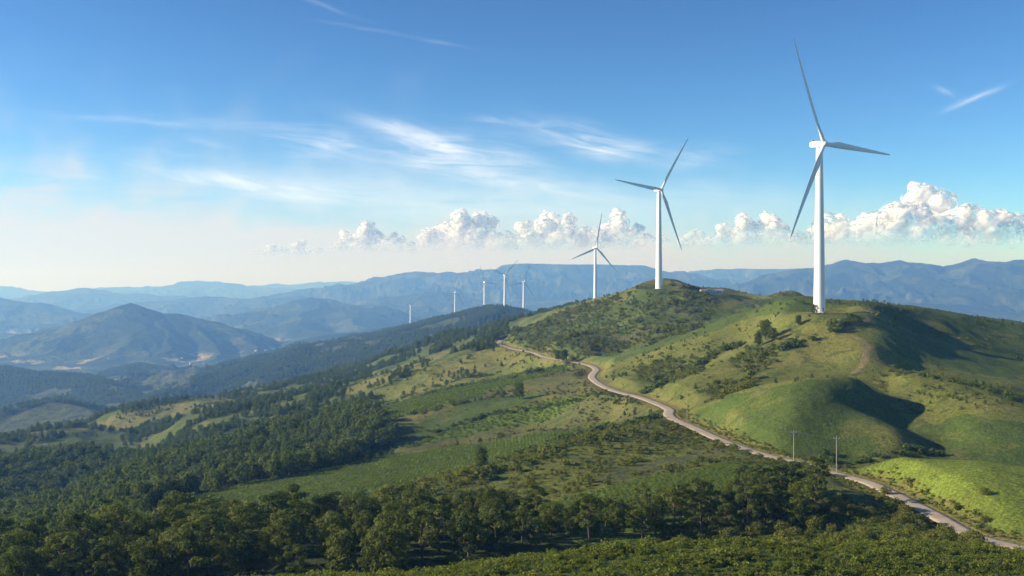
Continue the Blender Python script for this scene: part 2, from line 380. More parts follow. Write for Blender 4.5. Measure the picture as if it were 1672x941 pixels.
# ------------------------------------------------------------------ zones (what grows where)
def inpoly(px, py, poly):
    ins = np.zeros(px.shape, bool); n = len(poly)
    for i in range(n):
        x1, y1 = poly[i]; x2, y2 = poly[(i + 1) % n]
        if y1 == y2: continue
        c = ((y1 > py) != (y2 > py)) & (px < (x2 - x1) * (py - y1) / (y2 - y1) + x1)
        ins ^= c
    return ins
# id: colour (linear albedo)
ZC = {0: (.122,.143,.033),   # pasture
      1: (.130,.180,.028),   # bright knoll grass
      2: (.095,.145,.026),   # crop field
      3: (.100,.112,.038),   # heath
      4: (.075,.108,.027),   # scrub
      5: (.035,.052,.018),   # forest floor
      6: (.150,.155,.042),   # dry grass
      7: (.070,.108,.024),   # dark meadow
      8: (.120,.142,.030),   # yellow bushy slope
      9: (.060,.095,.022)}   # foreground bracken
ZONES = [  # (type, dmin, dmax, polygon)
 (9, 0, 205, [(-400,850),(2000,850),(2000,1400),(-400,1400)]),
 (9, 180, 262, [(1230,800),(1400,790),(1480,815),(1600,880),(1700,930),(1000,1000),(1000,880)]),
 (8, 255, 480, [(600,820),(820,755),(905,725),(1098,680),(1190,722),(1300,765),(1180,758),(1000,790),(850,832),(780,850),(600,860)]),
 (3, 300, 420, [(930,797),(1000,768),(1100,742),(1190,733),(1195,742),(1070,768),(960,800)]),
 (2, 200, 385, [(760,880),(850,832),(1000,792),(1180,756),(1330,765),(1290,800),(1000,900),(760,900)]),
 (2, 320, 500, [(240,830),(400,786),(520,762),(730,731),(870,707),(1010,690),(1062,688),(1000,706),(900,732),(820,764),(620,818),(520,845),(240,880)]),
 (4, 300, 460, [(1010,700),(905,727),(820,757),(620,808),(600,822),(700,812),(830,775),(910,741),(1030,704)]),
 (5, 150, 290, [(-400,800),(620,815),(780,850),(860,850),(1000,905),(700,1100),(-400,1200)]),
 (4, 450, 640, [(1035,604),(1085,588),(1140,586),(1150,606),(1095,626),(1045,626)]),
 (4, 480, 640, [(1190,592),(1215,572),(1262,566),(1270,590),(1240,612),(1200,606)]),
 (4, 430, 560, [(1130,640),(1180,622),(1235,620),(1225,640),(1170,655)]),
 (3, 480, 800, [(640,700),(700,668),(800,640),(880,605),(940,592),(965,615),(1060,670),(1080,685),(1000,692),(860,712),(730,738),(640,750)]),
 (7, 480, 700, [(625,725),(660,690),(780,655),(870,640),(900,640),(780,690),(700,720),(640,745)]),
 (2, 480, 720, [(650,735),(760,692),(900,652),(965,645),(890,688),(780,708),(690,728)]),
 (2, 600, 860, [(595,675),(700,640),(830,612),(935,595),(925,605),(860,622),(770,650),(640,690),(600,700)]),
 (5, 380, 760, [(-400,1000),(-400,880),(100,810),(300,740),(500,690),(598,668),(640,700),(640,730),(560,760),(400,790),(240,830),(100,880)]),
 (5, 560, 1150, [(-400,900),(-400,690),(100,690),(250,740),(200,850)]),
 (4, 780, 1600, [(-400,800),(250,640),(500,600),(760,540),(900,505),(820,556),(800,570),(720,590),(640,625),(590,672),(300,745)]),
 (6, 860, 1400, [(690,630),(720,600),(800,575),(840,575),(870,590),(800,605),(740,628)]),
 (6, 900, 1600, [(150,695),(190,678),(255,662),(330,656),(420,648),(330,672),(250,685),(210,705)]),
 (6, 900, 1300, [(365,712),(420,690),(450,682),(440,695),(390,715)]),
 (6, 900, 1600, [(560,640),(620,610),(760,560),(720,585),(640,620),(585,655)]),
 (4, 780, 1400, [(815,556),(900,515),(1000,485),(1045,470),(1110,462),(1160,480),(1175,505),(1150,535),(1060,562),(950,588),(900,580)]),
 (7, 500, 1100, [(1170,505),(1240,490),(1350,480),(1400,500),(1240,516),(1110,558),(1060,575),(1000,592),(950,590),(1060,563),(1140,538)]),
 (7, 520, 1300, [(1400,485),(1900,485),(1900,680),(1672,660),(1560,626),(1480,590),(1440,560),(1430,520)]),
 (7, 340, 450, [(1120,680),(1200,645),(1340,618),(1430,630),(1550,760),(1300,760),(1180,715)]),
 (7, 336, 400, [(1540,770),(1500,700),(1560,680),(1700,690),(1900,730),(1900,820),(1540,800)]),
 (1, 200, 335, [(1360,770),(1450,745),(1700,745),(1900,760),(1900,1000),(1672,880),(1520,828),(1440,790)]),
 (6, 500, 700, [(1250,545),(1340,530),(1440,560),(1440,600),(1300,620),(1290,570)]),
]
def zone_at(x, y, z):
    u, d = uvd(x, y); d = np.maximum(d, 1)
    px = CX + F * u; py = CY - F * z / d
    jx = fbm(x, y, 14, 3, 80) * 2.6 / d * F; jy = fbm(x, y, 14, 3, 85) * 1.0 / d * F
    px = px + jx; py = py + jy
    zn = np.zeros(x.shape, np.int8)
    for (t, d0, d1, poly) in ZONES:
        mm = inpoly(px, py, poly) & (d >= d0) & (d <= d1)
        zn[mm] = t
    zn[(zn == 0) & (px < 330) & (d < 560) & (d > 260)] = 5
    return zn, px, py, d

def track(pts_): return catmull(np.array([W3(*p) for p in pts_]), 8)
TRACKS = [track([(1300,512,600),(1350,513,583),(1385,508,590),(1415,513,592),(1432,524,588),(1405,540,553),(1370,553,540)]),
          track([(1395,555,530),(1418,567,515),(1412,590,493),(1395,610,475)]),
          track([(1040,474,1000),(1076,474,990),(1110,483,975),(1150,483,982),(1190,487,985),(1230,500,930),(1245,512,860)])]

def ground_colour(x, y, z):
    zn, px, py, d = zone_at(x, y, z)
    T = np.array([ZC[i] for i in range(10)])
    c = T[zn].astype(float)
    r = np.hypot(x, y)
    n1 = fbm(x, y, 38, 4, 100, .6); n2 = fbm(x, y, 7, 4, 110, .65); n3 = fbm(x, y, 120, 3, 120)
    dry = np.array((.17,.152,.052)); dark = np.array((.045,.066,.02))
    k = np.clip(0.42 * sstep(n1 + .4 * n2, .12, .75), 0, 1)[:, None] * np.isin(zn, (0, 3, 4, 7, 6))[:, None]
    c = c * (1 - k) + dry * k
    k = np.clip(0.75 * sstep(n2 - .5 * n1, .22, .62), 0, 1)[:, None] * np.isin(zn, (0, 3, 4, 8, 6, 7))[:, None]
    c = c * (1 - k) + dark * k
    c *= (1 + 0.22 * n3 + 0.18 * n2 + .12 * fbm(x, y, 2.1, 2, 130))[:, None]
    # forested far hills with pale clearings, valley floor fields
    f = sstep(r, 1450, 1800)[:, None]
    fo = np.array((.024, .040, .021)) * (1 + .35 * fbm(x, y, 90, 4, 140, .6))[:, None]
    cl = sstep(fbm(x, y, 420, 4, 150, .55) + .25 * fbm(x, y, 60, 3, 155), .16, .30)[:, None]
    fo = fo * (1 - cl * .6) + np.array((.10, .12, .045)) * cl * .6
    fl = (sstep(-z, 318, 345) * sstep(r, 2500, 3200))[:, None]
    cell = perlin(np.floor(x / 150 + .6 * fbm(x, y, 400, 2, 160)) * 3.7, np.floor(y / 330) * 5.1, 165)
    fld = np.where((cell > .02)[:, None], np.array((.33, .30, .17)), np.array((.07, .10, .04)))
    hed = sstep(fbm(x, y, 130, 3, 170, .6), -.02, .15)[:, None]
    fld = fld * hed + np.array((.035, .05, .025)) * (1 - hed)
    fo = fo * (1 - fl) + fld * fl
    c = c * (1 - f) + fo * f
    # bare earth along the road, cut banks and tracks
    D, _ = path_dist(x, y, RC, 14)
    k = (1 - sstep(D + 1.2 * n2, 2.5, 3.9))[:, None]; c = c * (1 - k) + np.array((.27, .21, .12)) * k
    k = ((1 - sstep(D + 2 * n2, 4.5, 9.0)) * .7)[:, None]; c = c * (1 - k) + np.array((.19, .17, .06)) * k
    for tr in TRACKS:
        D, _ = path_dist(x, y, tr, 12)
        k = (1 - sstep(D + .7 * n2, .8, 1.9))[:, None] * .7; c = c * (1 - k) + np.array((.26, .20, .12)) * k
    for (a_, b_, _, pr) in PADS:
        k = (1 - sstep(np.hypot(x - a_, y - b_) + 3 * n2, 6, 12))[:, None] * .75; c = c * (1 - k) + np.array((.25, .20, .12)) * k
    return np.clip(c, .008, .6), zn

# ------------------------------------------------------------------ ground sheets
def obj_from(name, verts, faces, mat=None, parent=None, smooth=False, fast=False):
    me = bpy.data.meshes.new(name)
    if fast:
        nv = len(verts); nf = len(faces); k = faces.shape[1]
        me.vertices.add(nv); me.vertices.foreach_set('co', verts.astype(np.float32).ravel())
        me.loops.add(nf * k); me.loops.foreach_set('vertex_index', faces.astype(np.int32).ravel())
        me.polygons.add(nf); me.polygons.foreach_set('loop_start', np.arange(0, nf * k, k, dtype=np.int32))
        me.polygons.foreach_set('use_smooth', np.full(nf, smooth))
        me.update(calc_edges=True)
    else:
        me.from_pydata([tuple(v) for v in verts], [], [tuple(f) for f in faces]); me.update()
        if smooth: me.polygons.foreach_set('use_smooth', [True] * len(me.polygons))
    if mat:
        for m_ in (mat if isinstance(mat, (list, tuple)) else [mat]): me.materials.append(m_)
    o = bpy.data.objects.new(name, me); COL.objects.link(o)
    if parent: o.parent = parent
    return o
def new_mat(name):
    m = bpy.data.materials.new(name); m.use_nodes = True; t = NT(m.node_tree)
    b = t.n['Principled BSDF']; return m, t, b

gm, t, b = new_mat("ground cover")
at = t.node('ShaderNodeAttribute', attribute_name='cover')
geo = t.node('ShaderNodeNewGeometry')
n1 = t.noise(geo.outputs['Position'], 1.3, 6, .7); n2 = t.noise(geo.outputs['Position'], 0.22, 4, .6)
col = t.mix(1.0, at.outputs['Color'], t.mix(t.ramp(n1, .3, .7), (.5, .5, .5), (1.55, 1.5, 1.4)), 'MULTIPLY')
t.put(b.inputs['Base Color'], col); b.inputs['Roughness'].default_value = 0.95; b.inputs['Specular IOR Level'].default_value = .12
bp = t.node('ShaderNodeBump'); bp.inputs['Strength'].default_value = 0.9; bp.inputs['Distance'].default_value = 0.6
t.put(bp.inputs['Height'], n1); t.l.new(bp.outputs[0], b.inputs['Normal'])
fm, t, b = new_mat("far hills")
at = t.node('ShaderNodeAttribute', attribute_name='cover')
geo = t.node('ShaderNodeNewGeometry')
n1 = t.noise(geo.outputs['Position'], 0.045, 7, .72)
t.put(b.inputs['Base Color'], t.mix(1.0, at.outputs['Color'], t.mix(t.ramp(n1, .35, .65), (.5, .5, .5), (1.5, 1.5, 1.5)), 'MULTIPLY'))
b.inputs['Roughness'].default_value = 0.95; b.inputs['Specular IOR Level'].default_value = .1
bp = t.node('ShaderNodeBump'); bp.inputs['Strength'].default_value = 1.0; bp.inputs['Distance'].default_value = 16
t.put(bp.inputs['Height'], n1); t.l.new(bp.outputs[0], b.inputs['Normal'])

th_in = np.linspace(-27, 27, 1250)
th = np.radians(np.concatenate([np.linspace(-180, -60, 24), np.linspace(-58, -28, 40), th_in, np.linspace(28, 58, 40), np.linspace(60, 180, 24)]))
def sheet(name, radii, mat):
    R, TH = np.meshgrid(radii, th, indexing='ij')
    x = (R * np.sin(TH)).ravel(); y = (R * np.cos(TH)).ravel()
    z = height(x, y)
    c, zn = ground_colour(x, y, z)
    nr, nt_ = len(radii), len(th)
    i, j = np.meshgrid(np.arange(nr - 1), np.arange(nt_ - 1), indexing='ij')
    q = np.stack([i * nt_ + j, i * nt_ + j + 1, (i + 1) * nt_ + j + 1, (i + 1) * nt_ + j], -1).reshape(-1, 4)[:, ::-1]
    o = obj_from(name, np.stack([x, y, z], 1), q, mat, smooth=True, fast=True)
    ca = o.data.color_attributes.new('cover', 'FLOAT_COLOR', 'POINT')
    ca.data.foreach_set('color', np.concatenate([c, np.ones((len(c), 1))], 1).astype(np.float32).ravel())
    o['kind'] = 'structure'
    return o
R_SPLIT = 1850.0
r1 = np.concatenate([[2, 20, 60], np.exp(np.linspace(math.log(95), math.log(R_SPLIT), 1330))])
r2 = np.exp(np.linspace(math.log(R_SPLIT), math.log(26500), 720))
ground = sheet("ground", r1, gm)
mountains = sheet("mountains", r2, fm)

# ------------------------------------------------------------------ road
rm, t, b = new_mat("worn asphalt")
geo = t.node('ShaderNodeNewGeometry')
n1 = t.noise(geo.outputs['Position'], .35, 5, .65); n2 = t.noise(geo.outputs['Position'], 4, 4, .6)
c_ = t.mix(t.ramp(n1, .35, .65), (.33, .28, .205), (.43, .365, .27)); c_ = t.mix(t.ramp(n2, .45, .75, 0, .35), c_, (.13, .12, .11))
t.put(b.inputs['Base Color'], c_); b.inputs['Roughness'].default_value = .85
C = RC; tan = np.gradient(C[:, :2], axis=0); tan /= np.linalg.norm(tan, axis=1)[:, None] + 1e-9; nrm = np.stack([-tan[:, 1], tan[:, 0]], 1)
vs = []; fs = []
offs = (-2.45, -2.3, -1.2, 0, 1.2, 2.3, 2.45)
for i in range(len(C)):
    wv = 1 + .03 * math.sin(i * 1.7) + .02 * math.sin(i * .6)
    for o_ in offs:
        e_ = -.16 if abs(o_) > 2.4 else .05 * (1 - abs(o_) / 2.3)
        vs.append((C[i, 0] + nrm[i, 0] * o_ * wv, C[i, 1] + nrm[i, 1] * o_ * wv, C[i, 2] + e_))
k = len(offs)
for i in range(len(C) - 1):
    for j in range(k - 1): fs.append((i * k + j, i * k + j + 1, (i + 1) * k + j + 1, (i + 1) * k + j))
road = obj_from("road", np.array(vs), fs, rm, smooth=True); road['kind'] = 'structure'

# ------------------------------------------------------------------ haze
hm = bpy.data.materials.new("haze"); hm.use_nodes = True; t = NT(hm.node_tree); t.n.clear()
pv = t.node('ShaderNodeVolumePrincipled'); pv.inputs['Color'].default_value = (.19, .44, 1.0, 1); pv.inputs['Absorption Color'].default_value = (1, 1, 1, 1)
pv.inputs['Density'].default_value = 1.2e-4; pv.inputs['Anisotropy'].default_value = 0.25
ou = t.node('ShaderNodeOutputMaterial'); t.l.new(pv.outputs[0], ou.inputs['Volume'])
HB = 27500.0; HT = 420.0; HL = -430.0
v8 = [(sx * HB, sy * HB, sz) for sz in (HL, HT) for sx, sy in ((-1, -1), (1, -1), (1, 1), (-1, 1))]
haze = obj_from("haze", v8, [(3, 2, 1, 0), (4, 5, 6, 7), (0, 1, 5, 4), (1, 2, 6, 5), (2, 3, 7, 6), (3, 0, 4, 7)], hm)
haze['kind'] = 'stuff'; haze['label'] = 'pale blue haze filling the air over the valleys'

# ------------------------------------------------------------------ object helpers
def empty(name, loc, rz=0.0):
    o = bpy.data.objects.new(name, None); o.empty_display_size = 1; o.location = loc; o.rotation_euler = (0, 0, rz); COL.objects.link(o); return o
def tag(o, label, cat, group=None):
    o['label'] = label; o['category'] = cat
    if group: o['group'] = group
    return o
class MB:
    """collects shapes into ONE mesh"""
    def __init__(s): s.v = []; s.f = []; s.mi = []
    def add(s, v, f, m=0):
        k = len(s.v); s.v += [tuple(p) for p in v]; s.f += [tuple(i + k for i in q) for q in f]; s.mi += [m] * len(f)
    def box(s, c, d, m=0, rz=0):
        cx, cy, cz = c; a_, b_, h = d[0] / 2, d[1] / 2, d[2] / 2; P = []
        for z in (-h, h):
            for x, y in ((-a_, -b_), (a_, -b_), (a_, b_), (-a_, b_)):
                P.append((cx + x * cos(rz) - y * sin(rz), cy + x * sin(rz) + y * cos(rz), cz + z))
        s.add(P, [(3, 2, 1, 0), (4, 5, 6, 7), (0, 1, 5, 4), (1, 2, 6, 5), (2, 3, 7, 6), (3, 0, 4, 7)], m)
    def loft(s, rings, m=0, cap=True):
        k = len(rings[0]); V_ = [p for r in rings for p in r]; f = []
        for i in range(len(rings) - 1):
            for j in range(k): f.append((i * k + j, i * k + (j + 1) % k, (i + 1) * k + (j + 1) % k, (i + 1) * k + j))
        if cap: f.append(tuple(range(k))[::-1]); f.append(tuple(range((len(rings) - 1) * k, len(rings) * k)))
        s.add(V_, f, m)
    def tube(s, pts_, rad, m=0, k=8, cap=True):
        rings = []; P = [Vector(p) for p in pts_]
        for i, p in enumerate(P):
            tdir = (P[min(i + 1, len(P) - 1)] - P[max(i - 1, 0)]).normalized()
            up = Vector((0, 0, 1)) if abs(tdir.z) < .9 else Vector((1, 0, 0))
            a_ = tdir.cross(up).normalized(); b_ = a_.cross(tdir)
            r = rad[i] if isinstance(rad, (list, tuple)) else rad
            rings.append([p + (a_ * cos(2 * pi * j / k) - b_ * sin(2 * pi * j / k)) * r for j in range(k)])
        s.loft(rings, m, cap)
    def build(s, name, mats, parent=None, smooth=False, loc=None):
        o = obj_from(name, s.v, s.f, mats, parent, smooth)
        if isinstance(mats, (list, tuple)) and len(mats) > 1: o.data.polygons.foreach_set('material_index', s.mi)
        if smooth: 
            try: o.data.set_sharp_from_angle(angle=radians(40))
            except Exception: pass
        if loc is not None: o.location = loc
        return o
def simple_mat(name, colr, rough=.6, nscale=2.0, var=.12, spec=.4, metal=0):
    m, t, b = new_mat(name)
    tcn = t.node('ShaderNodeTexCoord')
    n_ = t.noise(tcn.outputs['Object'], nscale, 5, .6)
    t.put(b.inputs['Base Color'], t.mix(n_, [c * (1 - var) for c in colr], [min(1, c * (1 + var)) for c in colr]))
    b.inputs['Roughness'].default_value = rough; b.inputs['Specular IOR Level'].default_value = spec; b.inputs['Metallic'].default_value = metal
    return m
M_WHITE = simple_mat("turbine white paint", (.78, .79, .80), .38, .25, .035)
M_GREYPAINT = simple_mat("grey paint", (.30, .31, .33), .5)
M_DARK = simple_mat("dark vent", (.06, .065, .07), .6)
M_CONC = simple_mat("pale concrete", (.30, .28, .25), .85, 1.5, .2)
M_STEEL = simple_mat("galvanised steel", (.45, .46, .47), .45, 3, .1, .5, .6)
M_WALL = simple_mat("lime plaster", (.62, .60, .56), .85, .8, .12)
M_WALLD = simple_mat("weathered plaster", (.36, .33, .29), .9, .8, .2)
M_ROOF = simple_mat("grey sheet roof", (.22, .21, .22), .7, .8, .2)
M_TILE = simple_mat("clay roof", (.30, .16, .10), .8, .8, .25)
M_GLASS = simple_mat("window glass", (.03, .035, .04), .12)
M_BARK = simple_mat("bark", (.095, .075, .055), .95, 3, .4, .1)

# ------------------------------------------------------------------ wind turbines
YAW = radians(39)
def blade_mb(L):
    mb = MB(); rings = []
    for i in range(29):
        s = i / 28.0; r = 0.9 + s * (L - 0.9)
        if s < .05: ch, th_ = 2.1, 2.1
        else:
            q = sstep(s, .05, .20)
            ch = 2.1 + (3.4 - 2.1) * q if s < .20 else 3.4 * (1 - (s - .2) / .8) ** .85 * .84 + .62
            th_ = 2.1 * (1 - q) + q * max(.06, ch * .24 * (1 - .55 * s))
        if s > .97: ch *= 1 - (s - .97) / .03 * .75; th_ *= .4
        tw = radians(16) * (1 - min(1, s * 1.35)) ** 1.5 + radians(4)
        ring = []
        for j in range(16):
            a_ = 2 * pi * j / 16; cx_ = cos(a_); cy_ = sin(a_)
            q = sstep(s, .05, .20)
            xx = cx_ * ch / 2; yy_ = cy_ * th_ / 2 * (1 - q * .55 * (1 - (cx_ + 1) / 2))      # thick leading edge, thin trailing edge
            xx -= q * ch * .18
            x2 = xx * cos(tw) - yy_ * sin(tw); y2 = xx * sin(tw) + yy_ * cos(tw)
            ring.append((x2, y2 - 1.6 * s * s, r))                                            # slight bend forward
        rings.append(ring)
    mb.loft(rings); return mb
LAB = ["tallest, nearest white turbine, on the grassy hilltop at the right",
       "second white wind turbine, on the green summit beside the small ridge-top buildings",
       "white wind turbine standing alone on the ridge just left of the green summit",
       "distant white turbine at the right end of the far row, standing low",
       "distant white turbine atop the far hill, second from right in the far row",
       "distant white turbine on the far hill, third from right in the far row",
       "distant small white wind turbine on the descending ridge, second from left in the row",
       "smallest, farthest white wind turbine at the left end of the row"]
blade_src = None
for k_, (px_, pb, ph, d, an) in enumerate(TURB):
    x, y, z = W3(px_, pb, d); z0 = float(height(np.array([x]), np.array([y]))[0])
    if k_ > 1: z = z0 
    H = (pb - ph) / F * d if k_ < 2 else (CY - ph) / F * d - z
    root = empty("wind_turbine", (x, y, z)); tag(root, LAB[k_], "wind turbine", "white wind turbines along the ridge")
    ax = Vector((sin(YAW), -cos(YAW), 0)); hz = Vector((cos(YAW), sin(YAW), 0))
    mb = MB(); rings = []
    top = H - 1.9
    for i in range(13):
        s = i / 12; r = 3.15 * (1 - s) + 1.75 * s
        rings.append([(r * cos(2 * pi * j / 40), r * sin(2 * pi * j / 40), .25 + s * (top - .25)) for j in range(40)])
    mb.loft(rings)
    for s in (.27, .55, .8):
        r = 3.15 * (1 - s) + 1.75 * s + .035
        mb.loft([[(r * cos(2 * pi * j / 40), r * sin(2 * pi * j / 40), .25 + s * (top - .25) + dz) for j in range(40)] for dz in (-.09, .09)])
    mb.build('tower', M_WHITE, root, True)
    mb = MB(); mb.loft([[(r * cos(2 * pi * j / 32), r * sin(2 * pi * j / 32), zz) for j in range(32)] for r, zz in ((4.6, -2.0), (4.6, .1), (4.3, .27))]); mb.build('foundation', M_CONC, root)
    if k_ < 3:
        da = radians(-70); mb = MB(); mb.box((3.12 * cos(da), 3.12 * sin(da), 1.7), (.16, 1.0, 2.2), 0, da); dr = mb.build('door', M_GREYPAINT, root)
        mb = MB(); mb.box((3.7 * cos(da), 3.7 * sin(da), .42), (1.3, 1.5, .3), 0, da); mb.build('door_step', M_CONC, root)
    # nacelle: rounded tapering box behind the rotor
    mb = MB(); rings = []
    for s, wx_, hz_, dz in ((-1.9, 1.2, 1.25, 0), (-1.6, 1.55, 1.6, 0), (1.2, 1.75, 1.8, .05), (3.6, 1.7, 1.75, .1), (5.0, 1.5, 1.5, .2), (5.4, 1.2, 1.15, .25)):
        ring = []
        for j in range(20):
            a_ = 2 * pi * j / 20; c_, s_ = cos(a_), sin(a_); e_ = .38
            u_ = math.copysign(abs(c_) ** e_, c_) * wx_; v_ = math.copysign(abs(s_) ** e_, s_) * hz_
            p = -ax * s + hz * u_; ring.append((p.x, p.y, H + v_ + dz))
        rings.append(ring)
    mb.loft(rings); na = mb.build('nacelle', M_WHITE, root, True)
    if k_ < 3:
        mb = MB(); p = -ax * 4.1; mb.box((p.x, p.y, H + 2.25), (1.6, .25, .9), 0, YAW); mb.tube([(p.x, p.y, H + 1.7), (p.x, p.y, H + 3.6)], .07); mb.build('wind_mast', M_GREYPAINT, na)
        mb = MB()
        for dx in (-.2, 1.2, 2.6): 
            p = -ax * (.9 + dx) + hz * -1.77; mb.box((p.x, p.y, H + .35), (.07, 1.0, .45), 0, YAW)
        mb.build('side_vent', M_DARK, na)
    mb = MB(); rings = []
    for s, r in ((1.7, 1.35), (2.1, 1.65), (3.3, 1.75), (4.2, 1.5), (4.8, 1.0), (5.1, .45), (5.2, .06)):
        rings.append([tuple(ax * s + hz * (r * cos(2 * pi * j / 24)) + Vector((0, 0, H + r * sin(2 * pi * j / 24)))) for j in range(24)])
    mb.loft(rings); mb.build('hub', M_WHITE, root, True)
    L = 60.6
    for q in range(3):
        ang = radians(an + 120 * q)
        if blade_src is None: bo = blade_mb(L).build('blade', M_WHITE, root, True); blade_src = bo
        else: bo = blade_src.copy(); bo.name = 'blade'; COL.objects.link(bo); bo.parent = root
        # local z -> radial direction in rotor plane, local -y -> rotor axis
        rad = hz * cos(ang) + Vector((0, 0, sin(ang))); yv = -ax; xv = yv.cross(rad)
        from mathutils import Matrix
        Mx = Matrix((xv, yv, rad)).transposed().to_4x4(); Mx.translation = ax * 3.0 + Vector((0, 0, H))
        bo.matrix_local = Mx

# ------------------------------------------------------------------ foliage
def leaf_mat(name, c1, c2, trans=.3):
    m, t, b = new_mat(name)
    oi = t.node('ShaderNodeObjectInfo'); geo = t.node('ShaderNodeNewGeometry'); tcn = t.node('ShaderNodeTexCoord')
    n_ = t.noise(tcn.outputs['Object'], .9, 3, .6)
    f = t.math('ADD', t.math('MULTIPLY', oi.outputs['Random'], .75), t.math('MULTIPLY', n_, .5), clamp=True)
    c_ = t.mix(f, c1, c2)
    hs = t.node('ShaderNodeHueSaturation'); t.put(hs.inputs['Color'], c_); t.put(hs.inputs['Value'], t.ramp(geo.outputs['Random Per Island'], 0, 1, .7, 1.35, False))
    b.inputs['Roughness'].default_value = .75; b.inputs['Specular IOR Level'].default_value = .15
    t.put(b.inputs['Base Color'], hs.outputs[0])
    tr = t.node('ShaderNodeBsdfTranslucent'); mg = t.mix(1.0, hs.outputs[0], (1.3, 1.35, .6), 'MULTIPLY'); t.put(tr.inputs[0], mg)
    ms = t.node('ShaderNodeMixShader'); ms.inputs[0].default_value = trans
    t.l.new(b.outputs[0], ms.inputs[1]); t.l.new(tr.outputs[0], ms.inputs[2])
    t.l.new(ms.outputs[0], t.n['Material Output'].inputs[0]); return m
M_LEAF = leaf_mat("tree leaves", (.036, .062, .014), (.120, .145, .028), .40)
M_LEAFD = leaf_mat("far tree leaves", (.058, .098, .026), (.108, .142, .038), .38)
M_SHRUB = leaf_mat("shrub leaves", (.085, .115, .022), (.160, .165, .034), .40)
M_CROP = leaf_mat("crop leaves", (.105, .160, .026), (.150, .190, .036), .4)
M_BRAK = leaf_mat("bracken leaves", (.085, .130, .022), (.165, .185, .034), .4)
M_HEATH = leaf_mat("heath leaves", (.070, .078, .024), (.150, .125, .050), .3)
def leaves(P, N, size, r):
    n = len(P)
    N = N / (np.linalg.norm(N, axis=1)[:, None] + 1e-9)
    t1 = np.cross(N, r.normal(size=(n, 3))); t1 /= np.linalg.norm(t1, axis=1)[:, None] + 1e-9; t2 = np.cross(N, t1)
    s = (size * r.uniform(.6, 1.35, n))[:, None]
    q = np.stack([P - t1 * s * .5 - t2 * s * .2, P + t1 * s * .1 - t2 * s * .42, P + t1 * s * .6 + t2 * s * .05, P - t1 * s * .05 + t2 * s * .45], 1)
    return q.reshape(-1, 3)
def clumps_leaves(cl, per, size, r):
    """cl: list of (centre, radii)"""
    out = []
    for c, rd in cl:
        k = max(6, int(per * (rd[0] * rd[1] + rd[0] * rd[2]) / 2))
        D = r.normal(size=(k, 3)); D /= np.linalg.norm(D, axis=1)[:, None]
        rad = r.uniform(.35, 1.0, k)[:, None] ** .45
        wob = 1 + .25 * np.sin(D[:, :1] * 5 + c[0]) * np.cos(D[:, 1:2] * 4 + c[1])
        P = np.array(c) + D * rad * np.array(rd) * wob
        out.append(leaves(P, D + r.normal(size=(k, 3)) * .55 + np.array((0, 0, .45)), size, r))
    return np.concatenate(out)
def tree_geo(seed, H, style, per, leaf, trunkseg=7):
    r = np.random.default_rng(seed); cl = []; mb = MB()
    lean = r.uniform(-.05, .05, 2) * H
    tp = [(lean[0] * s + .12 * math.sin(s * 7 + seed), lean[1] * s + .12 * math.cos(s * 5 + seed), s * H * .86) for s in (0, .15, .35, .55, .75, 1)]
    tr = .018 * H + .06
    mb.tube(tp, [tr * 1.35, tr, tr * .85, tr * .62, tr * .4, tr * .1], 0, trunkseg)
    if style == 'pine':
        n = 14; lo = .40
        for i in range(n):
            s = lo + (1 - lo) * (i + r.uniform(0, .7)) / n; a_ = i * 2.4 + r.uniform(-.5, .5)
            R = H * .30 * (1 - ((s - .62) / .55) ** 2) * r.uniform(.55, 1.1)
            c = (tp[3][0] + R * cos(a_), tp[3][1] + R * sin(a_), H * (s - .03 + .03 * r.uniform(-1, 1)))
            w_ = H * r.uniform(.085, .15); cl.append((c, (w_, w_, w_ * r.uniform(.4, .6))))
            mb.tube([(tp[3][0] * s, tp[3][1] * s, c[2] - H * .10), ((c[0]) * .6, (c[1]) * .6, c[2] - H * .05), (c[0], c[1], c[2] - w_ * .2)], [tr * .38, tr * .25, tr * .1], 0, 5, False)
        cl.append(((tp[5][0], tp[5][1], H * .96), (H * .11, H * .11, H * .05)))
    elif style == 'round':
        n = 20; lo = .28
        for i in range(n):
            a_ = i * 2.4; s = (i + .5) / n; zz = lo + (1 - lo) * s
            R = H * .31 * math.sqrt(max(.03, 1 - ((zz - .60) / .43) ** 2)) * r.uniform(.45, 1.0)
            w_ = H * r.uniform(.11, .17); c = (R * cos(a_), R * sin(a_), H * zz - w_ * .4)
            cl.append((c, (w_, w_, w_ * r.uniform(.65, .9))))
            if i % 2 == 0: mb.tube([(0, 0, c[2] - H * .16), (c[0] * .6, c[1] * .6, c[2] - H * .07), c], [tr * .4, tr * .25, tr * .1], 0, 5, False)
    elif style == 'cone':
        n = 22
        for i in range(n):
            s = (i + .5) / n; zz = .18 + .80 * s; a_ = i * 2.4
            R = H * .21 * (1 - s) ** .8 * r.uniform(.6, 1.1)
            w_ = H * (.13 * (1 - s) + .045); cl.append(((R * cos(a_), R * sin(a_), H * zz), (w_, w_, w_ * .6)))
    else:            # shrub: leafy to the ground
        n = 9
        for i in range(n):
            a_ = i * 2.4; R = H * r.uniform(.1, .55); w_ = H * r.uniform(.26, .42)
            cl.append(((R * cos(a_), R * sin(a_), H * r.uniform(.3, .68)), (w_, w_, w_ * .8)))
    q = clumps_leaves(cl, per, leaf, r)
    return mb, q
def crown_obj(name, q, mat, parent=None):
    f = np.arange(len(q)).reshape(-1, 4)
    return obj_from(name, q, f, mat, parent, fast=True)
